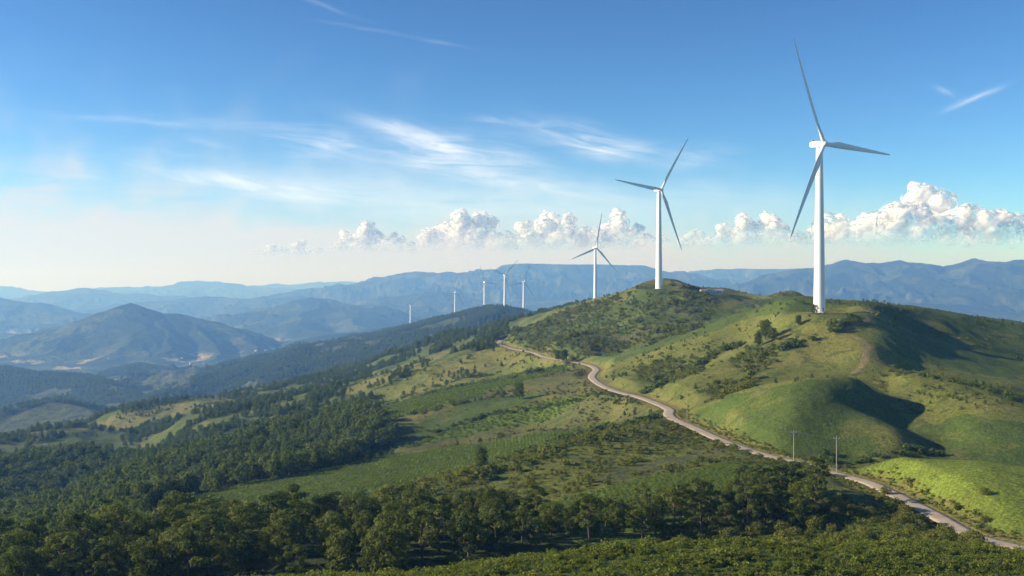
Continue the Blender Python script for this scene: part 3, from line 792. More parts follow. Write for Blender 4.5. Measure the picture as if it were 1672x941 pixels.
def proto(seed, H, style, per, leaf, mat, link=False):
    """one joined mesh for the far woods and ground cover; kept out of the scene"""
    mb, q = tree_geo(seed, H, style, per, leaf, 5)
    if style == 'shrub': mb = MB()
    k = len(mb.v)
    V_ = [tuple(v) for v in mb.v] + [tuple(v) for v in q]; Fc = mb.f + [tuple(i + k for i in (4 * j, 4 * j + 1, 4 * j + 2, 4 * j + 3)) for j in range(len(q) // 4)]
    me = bpy.data.meshes.new('leafy_plant'); me.from_pydata(V_, [], Fc); me.materials.append(mat); me.materials.append(M_BARK)
    me.polygons.foreach_set('material_index', [1] * len(mb.f) + [0] * (len(q) // 4)); me.update()
    return bpy.data.objects.new('leafy_plant', me)
def scatter(name, P, scl, protos, label, seed=1, tilt=.06):
    """one 'stuff' object: points with instances of the given plants"""
    r = np.random.default_rng(seed); n = len(P)
    me = bpy.data.meshes.new(name); me.vertices.add(n); me.vertices.foreach_set('co', P.astype(np.float32).ravel())
    rot = np.stack([r.normal(0, tilt, n), r.normal(0, tilt, n), r.uniform(0, 6.28, n)], 1).astype(np.float32)
    at_ = me.attributes.new('rot', 'FLOAT_VECTOR', 'POINT'); at_.data.foreach_set('vector', rot.ravel())
    at_ = me.attributes.new('scl', 'FLOAT', 'POINT'); at_.data.foreach_set('value', scl.astype(np.float32))
    at_ = me.attributes.new('idx', 'INT', 'POINT'); at_.data.foreach_set('value', r.integers(0, len(protos), n).astype(np.int32))
    o = bpy.data.objects.new(name, me); COL.objects.link(o)
    pc = bpy.data.collections.new(name + ' plants')
    for p in protos: pc.objects.link(p)
    ng = bpy.data.node_groups.new(name, 'GeometryNodeTree')
    ng.interface.new_socket('Geometry', in_out='INPUT', socket_type='NodeSocketGeometry'); ng.interface.new_socket('Geometry', in_out='OUTPUT', socket_type='NodeSocketGeometry')
    N = ng.nodes; Lk = ng.links
    gi = N.new('NodeGroupInput'); go = N.new('NodeGroupOutput'); ip = N.new('GeometryNodeInstanceOnPoints'); ci = N.new('GeometryNodeCollectionInfo')
    ci.inputs['Collection'].default_value = pc; ci.inputs['Separate Children'].default_value = True; ci.inputs['Reset Children'].default_value = True
    def attr(nm, ty):
        a_ = N.new('GeometryNodeInputNamedAttribute'); a_.data_type = ty; a_.inputs['Name'].default_value = nm; return a_.outputs['Attribute']
    mp = N.new('GeometryNodeMeshToPoints'); Lk.new(gi.outputs[0], mp.inputs[0]); Lk.new(mp.outputs[0], ip.inputs['Points'])
    Lk.new(ci.outputs[0], ip.inputs['Instance']); ip.inputs['Pick Instance'].default_value = True
    Lk.new(attr('idx', 'INT'), ip.inputs['Instance Index']); Lk.new(attr('scl', 'FLOAT'), ip.inputs['Scale'])
    er = N.new('FunctionNodeEulerToRotation'); Lk.new(attr('rot', 'FLOAT_VECTOR'), er.inputs[0]); Lk.new(er.outputs[0], ip.inputs['Rotation'])
    Lk.new(ip.outputs[0], go.inputs[0])
    md = o.modifiers.new('plants', 'NODES'); md.node_group = ng
    o['kind'] = 'stuff'; o['label'] = label
    return o
def grid_pts(sp, d0, d1, seed, wmax=.52, jit=.45):
    r = np.random.default_rng(seed)
    ys = np.arange(d0, d1, sp); xs = np.arange(-wmax * d1, wmax * d1, sp)
    X, Y = np.meshgrid(xs, ys); X = X + r.uniform(-jit, jit, X.shape) * sp; Y = Y + r.uniform(-jit, jit, Y.shape) * sp
    X = X.ravel(); Y = Y.ravel(); m = (np.abs(X) < wmax * Y) & (Y > d0)
    return X[m], Y[m], r
def fit(x, y, dist_road=4.5):
    z = height(x, y); D, _ = path_dist(x, y, RC, 20); zn, px, py, d = zone_at(x, y, z)
    ok = D > dist_road
    for tr in TRACKS:
        Dt, _ = path_dist(x, y, tr, 12); ok &= Dt > 2.5
    for (a_, b_, _, pr) in PADS: ok &= np.hypot(x - a_, y - b_) > pr * 1.5
    return z, D, zn, px, py, d, ok

# --- individual trees
near_protos = []
for i, (st, H, per) in enumerate([('pine', 11, 150), ('pine', 12, 150), ('round', 10, 115), ('round', 9, 115), ('pine', 10, 150), ('round', 11, 115), ('pine', 12.5, 150), ('shrub', 3.2, 110), ('shrub', 2.4, 130)]):
    mb, q = tree_geo(100 + i, H, st, per, .36 if st != 'shrub' else .26)
    near_protos.append((st, H, mb, q))
_made = {}
def plant_tree(kind, x, y, z, scale, rz, label, cat, group=None, name=None):
    st, H, mb, q = near_protos[kind]
    root = empty(name or ('shrub' if st == 'shrub' else ('pine_tree' if st == 'pine' else 'broadleaf_tree')), (x, y, z - .15), rz); root.scale = (scale,) * 3
    if kind not in _made:
        t_ = mb.build('trunk', M_BARK, root); c_ = crown_obj('crown', q, M_SHRUB if st == 'shrub' else M_LEAF, root); _made[kind] = (t_, c_)
    else:
        for s_ in _made[kind]:
            c_ = s_.copy(); c_.name = s_.name.split('.')[0]; COL.objects.link(c_); c_.parent = root
    tag(root, label, cat, group); return root
def hz_(x, y): return float(height(np.array([float(x)]), np.array([float(y)]))[0])
def at_px(px, d): x = (px - CX) / F * d; return x, d, hz_(x, d)
R_ = random.Random(5)
taken = []
FRONT = [(690,214,0,1.02,"pine with bare trunk at the front of the wood, left of the four front trees"), (757,213,4,.92,"small pine with thin bare trunk at the wood's front edge"),
         (812,218,6,.84,"broad-topped pine with thick bare trunk, right of the small front pine"), (866,222,4,.78,"short spreading tree, right of the broad-topped pine"),
         (962,232,1,.86,"wide dark pine standing apart in the gap right of the front trees"), (1070,238,2,.85,"round dark tree in the bushes left of the tall right-hand pines"),
         (1100,243,0,.95,"dark pine leaning over the bushes, left of the pair with pale trunks"), (1146,244,6,.88,"tall pine with a bare trunk in the right part of the wood"),
         (1213,246,1,.92,"large dark pine with a reddish trunk, front of the right-hand clump"), (1275,262,4,1.02,"flat-topped pine above two pale trunks, last tall one before the road"),
         (1292,264,0,.95,"flat-topped pine at the right end of the wood, beside the road"),
         (640,216,2,1.05,"tall leafy tree in the middle of the wood, left of the bare-trunked pines"), (545,215,5,1.0,"dense leafy tree in the wood below the terraced crop field"),
         (98,205,1,1.0,"dark pine with a bare trunk at the lower left of the wood"), (30,203,5,.98,"broad dark tree at the lower left corner")]
for px, d, k, s, lb in FRONT:
    x, y, z = at_px(px, d); plant_tree(k, x, y, z, s, R_.uniform(0, 6), lb, "tree"); taken.append((x, y))
LONE = [(1446,283,8,1.0,"lone dark bush on the left verge where the road passes the knoll","bush"), (848,600,2,.95,"lone round tree on the brown heath below the road","tree"), (785,352,3,.85,"round dark tree in the hedge between the crop field and the bushy slope","tree"),
        (770,354,8,1.5,"dark bush beside the round hedge tree","bush"), (1250,560,2,1.05,"largest round tree in the gully on the grassy hill","tree"), (1238,552,3,.8,"smaller tree just left of the big gully tree","tree"), (1262,552,5,.62,"low tree just below the big gully tree","tree"),
        (1304,560,3,.62,"round tree right of the gully clump, on the grass slope","tree"), (1330,566,2,.55,"small round tree highest up the grass slope","tree"), (921,790,3,1.0,"dark tree beside the far bend of the road","tree"), (912,800,2,.8,"small tree left of the one by the far bend","tree"), (935,795,8,1.9,"bush at the far bend of the road, right of the two trees","bush"),
        (1330,311,7,.95,"dark bush against the road edge below the left utility pole","bush"), (1344,309,8,1.2,"rounded bush beside the road below the right utility pole","bush"), (1310,318,8,1.3,"bush at the roadside left of the darker pair","bush"),
        (1655,338,7,.8,"dark bush behind the green knoll at the right edge","bush"), (1040,1003,3,.45,"tiny dark tree on the skyline left of the second turbine","tree")]
for px, d, k, s, lb, ct in LONE:
    x, y, z = at_px(px, d); plant_tree(k, x, y, z, s, R_.uniform(0, 6), lb, ct); taken.append((x, y))
# the wood in the foreground
COLS = [(70, "at the lower left corner"), (150, "left of the peaked mountain's foot"), (280, "straight below the peaked mountain"), (380, "below the mountain's right foot"), (470, "below the forested spur"),
        (560, "below the crop field's lower end"), (640, "below the crop field's middle"), (710, "below the farthest turbine"), (770, "below the second-farthest turbine"), (870, "below the three distant turbines"), (940, "left of the gap"),
        (1020, "below the lone third turbine"), (1100, "below the second turbine"), (1170, "below the farthest pole"), (1240, "below the round hill"), (1500, "below the left utility pole")]
def where(px):
    for c_, w_ in COLS:
        if px < c_: return w_
def wood_label(px, st, d, s):
    kind = {'pine': 'layered pine', 'round': 'round-crowned tree'}[st]
    row = 'front' if d < 224 + (18 if px > 900 else 0) else ('middle' if d < 243 + (12 if px > 900 else 0) else 'back')
    return "%s dark %s, %s row of the wood, %s" % ('tall' if s > .83 else 'short', kind, row, where(px))
cand = []
for _ in range(9000):
    px = R_.uniform(-25, 1335); d = R_.uniform(202, 272)
    if px < 930 and d > 262 - max(0, 250 - px) * .05: continue
    if 880 < px < 1050 and (d < 234 or d > 252): continue
    if 1050 <= px and d < 240: continue
    if 640 < px < 900 and d < 221: continue
    if 1130 > px > 930 and d > 258: continue
    x = (px - CX) / F * d
    if any((x - a_) ** 2 + (d - b_) ** 2 < (6.0 if px < 900 else 4.7) ** 2 for a_, b_ in taken): continue
    taken.append((x, d)); cand.append((px, x, d))
    if len(cand) >= 205: break
XX = np.array([c[1] for c in cand]); YY = np.array([c[2] for c in cand]); ZZ = height(XX, YY)
for (px, x, d), z in zip(cand, ZZ):
    k = R_.choice([0, 1, 2, 2, 3, 3, 5, 5, 4, 6]); s = R_.uniform(.58, 1.06)
    if px > 1050: s *= .9
    s *= 1.22 if px < 330 else (1.04 if px < 900 else 1)
    if 880 < px < 1130: s *= .74
    plant_tree(k, x, d, float(z), s, R_.uniform(0, 6.28), wood_label(px, near_protos[k][0], d, s / (.9 if px > 1050 else 1) / (.74 if 880 < px < 1130 else 1) / (1.22 if px < 330 else 1.04 if px < 900 else 1)), "tree", "trees of the foreground wood")
n_ind = len(cand) + len(FRONT) + 11
# bushes in front of and right of the wood
cb = 0
for _ in range(4000):
    px = R_.uniform(450, 1610); d = R_.uniform(204, 262)
    if px < 1000 and d > 216: continue
    if 1000 <= px < 1230 and d > 238: continue
    x = (px - CX) / F * d
    if any((x - a_) ** 2 + (d - b_) ** 2 < 3.4 ** 2 for a_, b_ in taken): continue
    D, _z = path_dist(np.array([x]), np.array([d]), RC, 20)
    if D[0] < 6: continue
    taken.append((x, d)); k = R_.choice([7, 8]); cb += 1
    bs = R_.uniform(.55, 1.25)
    lb = "%s %s bush %s, %s" % ('large' if bs > 1.0 else 'medium' if bs > .78 else 'small', 'upright' if k == 7 else 'rounded', ('at the foot of the front trees' if px < 900 else 'behind the bracken' if px < 1200 else 'on the rough slope'),
                                (where(px) if px < 1240 else 'near the road' if d > 240 else 'halfway to the road' if d > 222 else 'right of the bracken mound'))
    plant_tree(k, x, d, hz_(x, d), bs, R_.uniform(0, 6.28), lb, "bush", "bushes around the wood")
    if cb >= 120: break

# --- forests and cover (nobody could count these)
fp = [proto(300 + i, H, st, per, lf, M_LEAFD) for i, (H, st, per, lf) in enumerate([(9, 'round', 28, .62), (10, 'round', 28, .65), (10, 'pine', 45, .6), (11, 'cone', 40, .6), (8, 'round', 28, .6)])]
x, y, r = grid_pts(5.0, 265, 1500, 11); z, D, zn, px, py, d, ok = fit(x, y, 7)
nz = fbm(x, y, 45, 4, 200, .6); nz2 = fbm(x, y, 160, 3, 210)
pr = np.where(zn == 5, 1.0, 0); pr = np.where((zn == 4) & (d > 780) & (px < 830), sstep(nz + .5 * nz2, .08, .30), pr)
pr = np.where((zn == 4) & (d > 780) & (px >= 830), .55 * sstep(nz + .2 * nz2, .22, .5), pr)
pr = np.where((zn == 0) & (d > 350), .85 * sstep(nz + .4 * nz2, .40, .6), pr); pr = np.where((zn == 7) & (d > 600), .6 * sstep(nz, .38, .6), pr)
pr = np.where((zn == 3), .35 * sstep(nz, .35, .6), pr); pr = np.where((px < 640) & (zn == 0), np.maximum(pr, .75 * sstep(nz, .08, .32)), pr)
pr = np.where((px > 1380) & (zn == 7) & (d > 560), .5 * sstep(nz, .0, .4), pr)
pr = np.where((zn == 6) & (px < 890), .6 * sstep(nz + .3 * nz2, .05, .35), pr)
pr = np.where((d < 300), 0, pr)
m = ok & (r.uniform(size=len(x)) < pr)
sc = np.where(zn == 5, r.uniform(.75, 1.1, len(x)), np.where(zn == 4, r.uniform(.35, .85, len(x)), r.uniform(.2, .5, len(x))))
sc = np.where((px > 830), sc * .55, sc)
Pn = np.stack([x, y, z - .3], 1)[m]; Sn = sc[m]
x, y, r = grid_pts(11.0, 1500, 4300, 12, .50); z = height(x, y); nz = fbm(x, y, 420, 4, 150, .55) + .25 * fbm(x, y, 60, 3, 155)
m = (r.uniform(size=len(x)) < 1 - sstep(nz, .12, .28)) & (z > -330)
Pf = np.stack([x, y, z - .5], 1)[m]; Sf = r.uniform(.8, 1.35, m.sum())
scatter('forest', np.concatenate([Pn, Pf]), np.concatenate([Sn, Sf]), fp, 'dense dark green forest covering the slopes and far ridges', 3)
HEDGE = [[(240,395),(420,372),(620,352),(820,387),(905,402),(1062,445)], [(600,745),(700,728),(830,745),(935,775)], [(640,600),(760,610),(860,640)], [(1236,606),(1194,600),(1125,577),(1051,545)],
         [(1270,530),(1296,533),(1345,538),(1384,548),(1430,588)], [(1172,925),(1139,852),(1090,812),(1056,790),(951,790)], [(500,855),(640,845),(800,860)], [(1530,360),(1480,354),(1420,350),(1340,348)], [(1440,472),(1500,458),(1560,444),(1672,417)],
         [(640,840),(760,850),(900,870)], [(700,560),(820,580),(960,560),(1060,500)], [(560,1100),(700,1060),(840,1080)], [(300,1240),(450,1180),(600,1120)]]
hp = []
rr = np.random.default_rng(77)
for hi, L in enumerate(HEDGE):
    P = catmull(np.array([((p[0] - CX) / F * p[1], p[1], 0) for p in L], float), 30)
    ln = np.concatenate([[0], np.cumsum(np.hypot(*np.diff(P[:, :2], axis=0).T))]); nn = int(ln[-1] / (1.5 if P[:, 1].mean() < 600 else 2.6))
    s = rr.uniform(0, ln[-1], nn); gx = np.interp(s, ln, P[:, 0]) + rr.normal(0, 1.6, nn); gy = np.interp(s, ln, P[:, 1]) + rr.normal(0, 1.6, nn)
    hp.append(np.stack([gx, gy, rr.uniform(.9, 2.2, nn) * (1.35 if hi in (0, 1, 3, 4, 6) else .8)], 1))
hp = np.concatenate(hp); hz2 = height(hp[:, 0], hp[:, 1]); D, _ = path_dist(hp[:, 0], hp[:, 1], RC, 20); k = D > 6
for (a_, b_, _, pr) in PADS: k &= np.hypot(hp[:, 0] - a_, hp[:, 1] - b_) > 30
sp = [proto(400 + i, 1.5, 'shrub', 45, .34, M_SHRUB) for i in range(4)]
spd = [proto(420 + i, 1.5, 'shrub', 45, .36, M_LEAFD) for i in range(3)]
scatter('hedge_bushes', np.stack([hp[:, 0], hp[:, 1], hz2 - .2], 1)[k], hp[k, 2], spd, 'dark hedge bushes running along field edges and gullies', 5)
x, y, r = grid_pts(2.7, 235, 1150, 13); z, D, zn, px, py, d, ok = fit(x, y, 4.6)
nz = fbm(x, y, 16, 4, 220, .6); nz2 = fbm(x, y, 70, 3, 230)
pr = np.select([zn == 8, (zn == 4) & (d < 640), (zn == 4) & (px > 800), zn == 3, zn == 0, zn == 6, zn == 7, zn == 9], [.62, .85, .35 + .5 * sstep(nz + nz2, -.1, .3), .75 * sstep(nz + nz2, -.1, .3), .7 * sstep(nz + .8 * nz2, .42, .6), .5 * sstep(nz + .8 * nz2, .42, .6), .5 * sstep(nz + .5 * nz2, .42, .6), .6 * sstep(nz, -.1, .3)], 0)
pr = np.where((D > 3.5) & (D < 9) & (d < 420), np.maximum(pr, .12), pr)
m = ok & (r.uniform(size=len(x)) < pr)
wild = np.exp(r.normal(0, .38, len(x)))
s_ = wild * np.select([zn == 8, zn == 4, zn == 3, zn == 0, zn == 6, zn == 7], [r.uniform(.6, 1.1, len(x)), r.uniform(.7, 1.5, len(x)), r.uniform(.35, .8, len(x)), r.uniform(.3, .8, len(x)), r.uniform(.2, .5, len(x)), r.uniform(.25, .6, len(x))], r.uniform(.4, 1.0, len(x)))
hs = m & ~np.isin(zn, (3, 6)); scatter('undergrowth', np.stack([x, y, z - .2], 1)[hs], s_[hs], sp, 'rough green scrub and undergrowth on the hillsides', 6)
hb = [proto(440 + i, 1.3, 'shrub', 45, .32, M_HEATH) for i in range(3)]
hs = m & np.isin(zn, (3, 6)); scatter('heath', np.stack([x, y, z - .2], 1)[hs], s_[hs] * 1.1, hb, 'low brown and green heath on the dry slope', 7)
# crop rows follow the contour
x, y, r = grid_pts(1.45, 255, 520, 14, jit=.28); z, D, zn, px, py, d, ok = fit(x, y, 5)
m = ok & (zn == 2) & (r.uniform(size=len(x)) < .93)
x2, y2, r2 = grid_pts(2.6, 522, 860, 15); z2, D2, zn2, *_r, ok2 = fit(x2, y2, 5); m2 = ok2 & (zn2 == 2)
cp = [proto(460 + i, .95, 'shrub', 90, .24, M_CROP) for i in range(3)]
scatter('crop_plants', np.concatenate([np.stack([x, y, z - .15], 1)[m], np.stack([x2, y2, z2 - .15], 1)[m2]]), np.concatenate([r.uniform(.5, .85, m.sum()), r2.uniform(1.0, 1.7, m2.sum())]), cp, 'low green crop plants in close rows on the terraced fields', 8)
# bracken on the foreground mound and by the road
x, y, r = grid_pts(.82, 118, 262, 16, .56, .5); z, D, zn, px, py, d, ok = fit(x, y, 3.6)
nz = fbm(x, y, 5, 3, 240, .6)
m = ok & (zn == 9) & (r.uniform(size=len(x)) < np.where(d < 205, .60 + .4 * sstep(nz, -.3, .1), .5 + .4 * (nz > 0)))
bk = [proto(480 + i, .75, 'shrub', 150, .17, M_BRAK) for i in range(4)]
scatter('bracken', np.stack([x, y, z - .1], 1)[m], (r.uniform(.4, .95, len(x)) * np.exp(r.normal(0, .25, len(x))) + .7 * np.clip(nz, 0, 1))[m], bk, 'green bracken and long grass on the mound in the foreground', 9, .15)
# short tufts on the bright knoll, round hill and verges
x, y, r = grid_pts(1.7, 205, 480, 17, .52, .5); z, D, zn, px, py, d, ok = fit(x, y, 3.3)
verge = (D < 8) & (D > 3.3)
m = ok & (px > 1000) & ((np.isin(zn, (1, 7, 0)) & (r.uniform(size=len(x)) < .62)) | verge)
gt = [proto(500 + i, .35, 'shrub', 300, .13, M_BRAK) for i in range(3)]
scatter('grass', np.stack([x, y, z - .05], 1)[m], np.where(verge, r.uniform(1., 2.6, len(x)), r.uniform(.3, .8, len(x)))[m], gt, 'grass tufts on the knoll, round hill and road verges', 10)

# ------------------------------------------------------------------ utility poles and wires
tips = []
def pole(px, pb, ptop, d, label, arm=True, small=False):
    x, y, z = W3(px, pb, d); z = hz_(x, y); H = (CY - ptop) / F * d - z
    root = empty('utility_pole', (x, y, z)); tag(root, label, 'utility pole', 'utility poles beside the road')
    mb = MB(); mb.tube([(0, 0, -.6), (0, 0, H * .5), (0, 0, H)], [.13, .11, .09], 0, 12); mb.build('pole', M_CONC, root, True)
    if arm:
        mb = MB(); mb.box((0, -.14, H - .55), (1.9, .12, .14)); mb.tube([(-.55, -.14, H - .62), (0, -.12, H - 1.25)], .03, 0, 6); mb.tube([(.55, -.14, H - .62), (0, -.12, H - 1.25)], .03, 0, 6); mb.build('crossarm', M_STEEL, root)
        for xx in (-.85, .0, .85):
            mb = MB(); mb.loft([[(xx + r * cos(2 * pi * j / 10), -.14 + r * sin(2 * pi * j / 10), H - .48 + h) for j in range(10)] for r, h in ((.05, 0), (.09, .05), (.05, .1), (.09, .15), (.04, .24))]); mb.build('insulator', M_GREYPAINT, root)
            tips.append((x + xx, y - .14, z + H - .24))
    return root
pole(1296, 752, 703, 337, 'thin pale utility pole beside the road, left of the two standing together')
pole(1366, 765, 713, 314, 'thin pale utility pole beside the road, nearest the green knoll')
pole(1122, 668, 640, 438, 'small faint utility pole farther up the road, at the foot of the round hill')
def wire(p, q, sag, label):
    mb = MB(); mb.tube([(p[0] + (q[0] - p[0]) * t, p[1] + (q[1] - p[1]) * t, p[2] + (q[2] - p[2]) * t - sag * 4 * t * (1 - t)) for t in [i / 12 for i in range(13)]], .007, 0, 5)
    tag(mb.build('power_line', M_DARK), label, 'wire', 'power lines between the poles')
for i in range(3): wire(tips[i], tips[3 + i], .35, ('left', 'middle', 'right')[i] + ' thin overhead wire between the two poles by the knoll')
for i in range(3): wire(tips[i], tips[6 + i], 1.6, ('left', 'middle', 'right')[i] + ' long thin overhead wire running up the road to the farthest pole')

# ------------------------------------------------------------------ ridge buildings
def house(name, loc, rz, L, Wd, H, roof, label, cat='building', group=None, wins=2, mroof=None, detail=True, flat=False):
    root = empty(name, loc, rz); tag(root, label, cat, group)
    mb = MB(); mb.box((0, 0, H / 2 - .5), (L, Wd, H + 1)); 
    if not flat: mb.add([(-L / 2, -Wd / 2, H), (-L / 2, Wd / 2, H), (-L / 2, 0, H + roof * .96), (L / 2, -Wd / 2, H), (L / 2, Wd / 2, H), (L / 2, 0, H + roof * .96)], [(0, 2, 1), (3, 4, 5)])
    mb.build('wall', M_WALL if detail else M_WALLD, root)
    mb = MB(); o_ = .35
    if flat: mb.box((0, 0, H + .17), (L + .5, Wd + .5, .28))
    else:
        for s in (-1, 1):
            mb.add([(-L / 2 - o_, 0, H + roof + .02), (L / 2 + o_, 0, H + roof + .02), (L / 2 + o_, s * (Wd / 2 + o_), H - .08), (-L / 2 - o_, s * (Wd / 2 + o_), H - .08),
                    (-L / 2 - o_, 0, H + roof + .2), (L / 2 + o_, 0, H + roof + .2), (L / 2 + o_, s * (Wd / 2 + o_), H + .1), (-L / 2 - o_, s * (Wd / 2 + o_), H + .1)],
                   [(0, 1, 2, 3), (7, 6, 5, 4), (0, 4, 5, 1), (1, 5, 6, 2), (2, 6, 7, 3), (3, 7, 4, 0)])
    mb.build('roof', mroof or M_ROOF, root)
    if detail:
        for i in range(wins):
            xx = -L / 2 + (i + .6) * L / (wins + .9)
            mb = MB(); mb.box((xx, -Wd / 2 - .03, H * .56), (1.3, .1, 1.1)); wf = mb.build('window', M_GREYPAINT, root)
            mb = MB(); mb.box((xx, -Wd / 2 - .09, H * .56), (1.1, .04, .9)); mb.build('pane', M_GLASS, wf)
        mb = MB(); mb.box((L / 2 - 1.0, -Wd / 2 - .04, 1.0), (.95, .1, 2.0)); mb.build('door', M_GREYPAINT, root)
    return root
def on(px, py, d, **k): x, y, z = W3(px, py, d); return (x, y, hz_(x, y))
house('building', on(1149, 481, 981), .1, 6.0, 4.5, 3.0, 1.2, 'small pale hut with a pitched roof, left of the ridge-top buildings by the second turbine', wins=1)
house('building', on(1162, 481, 984), .05, 7.5, 5, 3.4, .6, 'low white flat-roofed building in the middle of the ridge-top group', wins=3, flat=True)
house('building', on(1173, 481, 988), -.1, 8.0, 5, 2.8, 1.4, 'low building with a grey roof, right end of the ridge-top group', wins=3)
# valley settlements: tiny houses
V_SET = [(455, 582, 5350, 14, 'right of the peaked mountain'), (330, 590, 5250, 8, 'at the foot of the peaked mountain'), (215, 603, 4900, 7, 'on the valley floor below the peaked mountain'), (30, 575, 6300, 6, 'at the far left edge of the valley')]
for (px, py, d, n, wh) in V_SET:
    for i in range(n):
        dd = d + R_.uniform(-260, 260); x = (px + R_.uniform(-38, 38) - CX) / F * dd; z = hz_(x, dd)
        house('house', (x, dd, z), R_.uniform(0, 3), R_.uniform(11, 20), R_.uniform(8, 11), R_.uniform(3.5, 6), 3, 'tiny pale house ' + wh, 'house', 'houses of the valley settlements', detail=False, mroof=R_.choice([M_ROOF, M_TILE]))

# ------------------------------------------------------------------ cumulus clouds (beyond the haze)
cm = bpy.data.materials.new("cumulus"); cm.use_nodes = True; t = NT(cm.node_tree); t.n.clear()
m1 = t.node('ShaderNodeBsdfPrincipled'); m1.inputs['Base Color'].default_value = (.97, .97, .97, 1); m1.inputs['Roughness'].default_value = 1; m1.inputs['Specular IOR Level'].default_value = 0
m1.inputs['Subsurface Weight'].default_value = 1; m1.inputs['Subsurface Radius'].default_value = (1, 1, 1); m1.inputs['Subsurface Scale'].default_value = 620
tp = t.node('ShaderNodeBsdfTransparent'); lw = t.node('ShaderNodeLayerWeight'); lw.inputs[0].default_value = .5
tcn = t.node('ShaderNodeTexCoord'); sp_ = t.node('ShaderNodeSeparateXYZ'); t.l.new(tcn.outputs['Object'], sp_.inputs[0])
nz = t.noise(tcn.outputs['Object'], .0016, 5, .6)
edge = t.ramp(t.math('ADD', lw.outputs['Facing'], t.math('MULTIPLY', t.math('SUBTRACT', nz, .5), .5)), .05, .72, 1, 0)
low = t.ramp(t.math('ADD', sp_.outputs[2], t.math('MULTIPLY', t.math('SUBTRACT', nz, .5), 500)), -150, 1350, .0, .88)
al = t.math('MULTIPLY', edge, low)
m2_ = t.node('ShaderNodeMixShader'); t.put(m2_.inputs[0], al); t.l.new(tp.outputs[0], m2_.inputs[1]); t.l.new(m1.outputs[0], m2_.inputs[2])
ou = t.node('ShaderNodeOutputMaterial'); t.l.new(m2_.outputs[0], ou.inputs[0])
def ico(sub):
    import bmesh
    bm = bmesh.new(); bmesh.ops.create_icosphere(bm, subdivisions=sub, radius=1); v = np.array([tuple(p.co) for p in bm.verts]); f = np.array([[q.index for q in g.verts] for g in bm.faces]); bm.free(); return v, f
IV, IF = ico(3)
def cumulus(px, base, w_, h, d, seed, label, towers):
    r = np.random.default_rng(seed); S = d / F
    puffs = []
    for (tx, tw, tt) in [(a_, b_ * 1.5, c_ * 1.08) for a_, b_, c_ in towers]:                      # offset, half width and height of each tower in sight units
        k = 9
        for i in range(k):
            s = (i + .5) / k; rad = tw * (.62 - .30 * s) * r.uniform(.8, 1.2)
            puffs.append((tx + r.normal(0, tw * .42 * (1 - .55 * s)), r.normal(0, tw * .5), s * (tt - rad * .8), rad))
    for i in range(int(w_ / 3)):
        tx = r.uniform(-w_ * 1.25, w_ * 1.25); rad = h * r.uniform(.12, .32); puffs.append((tx, r.normal(0, h * .3), rad * r.uniform(.2, 1.2), rad))
    allp = list(puffs)
    lvl = puffs
    for q in range(2):
        nx = []
        for (a_, b_, c_, rad) in lvl:
            for _ in range(9 if q == 0 else 3):
                D = r.normal(size=3); D /= np.linalg.norm(D); D[2] = abs(D[2]) * (.9) ; D[1] = -abs(D[1])
                r2_ = rad * r.uniform(.28, .5); nx.append((a_ + D[0] * rad * .86, b_ + D[1] * rad * .86, c_ + D[2] * rad * .86, r2_))
        allp += nx; lvl = nx
    V_ = []; F_ = []
    for i, (a_, b_, c_, rad) in enumerate(allp):
        q = 1 + .13 * np.sin(IV[:, 0] * 5 + i) * np.cos(IV[:, 2] * 6 + i * 2) + .07 * np.sin(IV[:, 1] * 11 + i * 3 + IV[:, 2] * 9)
        V_.append((IV * q[:, None] * rad * 1.12 * np.array((1, 1, .9)) + np.array((a_, b_, max(c_, 0)))) * S); F_.append(IF + i * len(IV))
    x, y, z = W3(px, base, d)
    o = obj_from('cumulus_cloud', np.concatenate(V_), np.concatenate(F_), cm, None, True, True); o.location = (x, y, z)
    md = o.modifiers.new('merge', 'REMESH'); md.mode = 'VOXEL'; md.voxel_size = 1.1 * S; md.use_smooth_shade = True
    dg = bpy.context.evaluated_depsgraph_get(); me = bpy.data.meshes.new_from_object(o.evaluated_get(dg)); o.modifiers.clear(); old = o.data; o.data = me; bpy.data.meshes.remove(old)
    if not me.materials: me.materials.append(cm)
    tag(o, label, 'cloud', 'cumulus clouds above the horizon'); return o
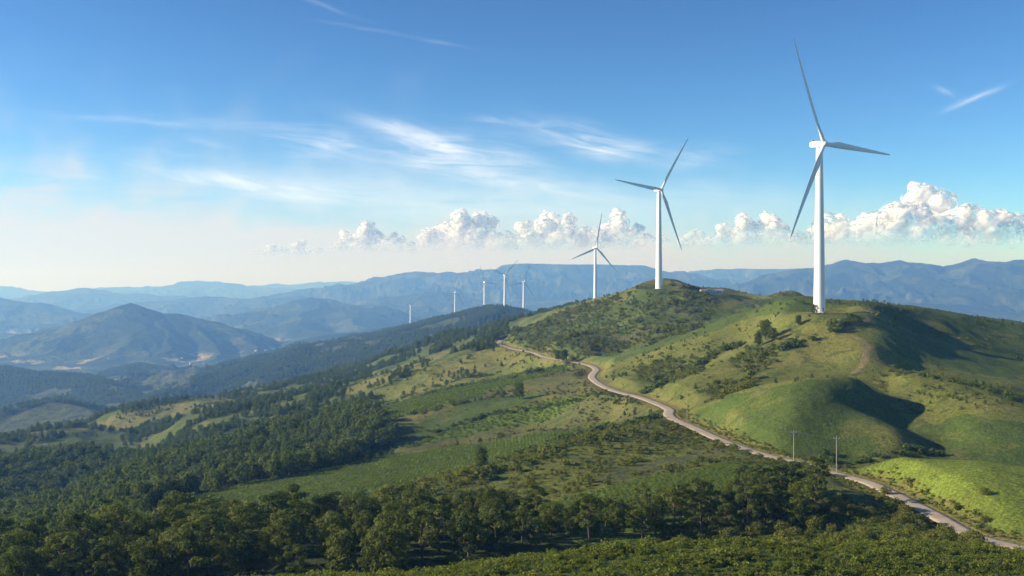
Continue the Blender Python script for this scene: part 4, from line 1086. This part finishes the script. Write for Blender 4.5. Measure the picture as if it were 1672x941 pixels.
CL = [(1500,404,120,100,42000,'tallest white cumulus cloud, right of the nearest turbine',[(18,44,98),(-20,34,70),(-60,30,58),(52,34,50),(-95,22,36)]),
      (1215,404,70,60,44000,'low broken cumulus cloud between the two nearest turbines',[(0,22,52),(-38,16,38),(40,22,56),(70,14,34)]),
      (1010,408,45,66,45000,'white cumulus cloud behind the third turbine, left of the second',[(0,24,64),(30,18,40),(-20,16,44)]),
      (903,411,62,64,45000,'broad cumulus cloud in the middle of the picture',[(-8,26,64),(24,22,58),(-42,20,48),(52,14,34)]),
      (765,412,62,66,46000,'twin-topped cumulus cloud above the far turbines',[(-12,26,64),(26,24,60),(-45,18,40),(58,14,28)]),
      (610,415,55,52,48000,'cumulus cloud with one rounded top, left of the twin-topped cloud',[(-3,22,50),(-42,16,36),(34,18,32),(58,10,20)]),
      (480,420,52,26,50000,'faint low cumulus at the left end of the cloud bank',[(10,12,26),(-34,11,20),(-12,9,16)]),
      (1112,406,55,20,47000,'faint low cloud just right of the second turbine',[(0,10,18),(-30,9,22),(26,9,16)]),
      (1325,404,45,26,45000,'low cloud directly behind the nearest turbine tower',[(0,14,30),(-24,11,22),(24,12,34)]),
      (1620,402,60,20,46000,'faint flat cumulus at the right edge of the sky',[(0,12,20),(36,10,14)])]
for i, (px, b_, w_, h, d, lb, tw) in enumerate(CL): cumulus(px, b_, w_, h, d, 900 + i, lb, tw)

# tell lookalike neighbours apart by their order from the left
ORD = ['leftmost', 'second from left', 'third from left', 'fourth from left', 'fifth from left', 'sixth from left', 'seventh from left', 'eighth from left', 'ninth from left', 'tenth from left', 'eleventh from left', 'twelfth from left', 'thirteenth from left', 'fourteenth from left']
fam = {}
for o in SC.objects:
    if o.get('group') in ('trees of the foreground wood', 'bushes around the wood', 'houses of the valley settlements'): fam.setdefault(o['label'], []).append(o)
for lb, os_ in fam.items():
    if len(os_) < 2: continue
    os_.sort(key=lambda o: o.location.x / o.location.y)
    for i, o in enumerate(os_):
        if i < len(ORD): o['label'] = (ORD[i] if i < len(os_) - 1 or len(os_) > 2 else 'rightmost') + ' ' + lb.replace(' of the wood', '')
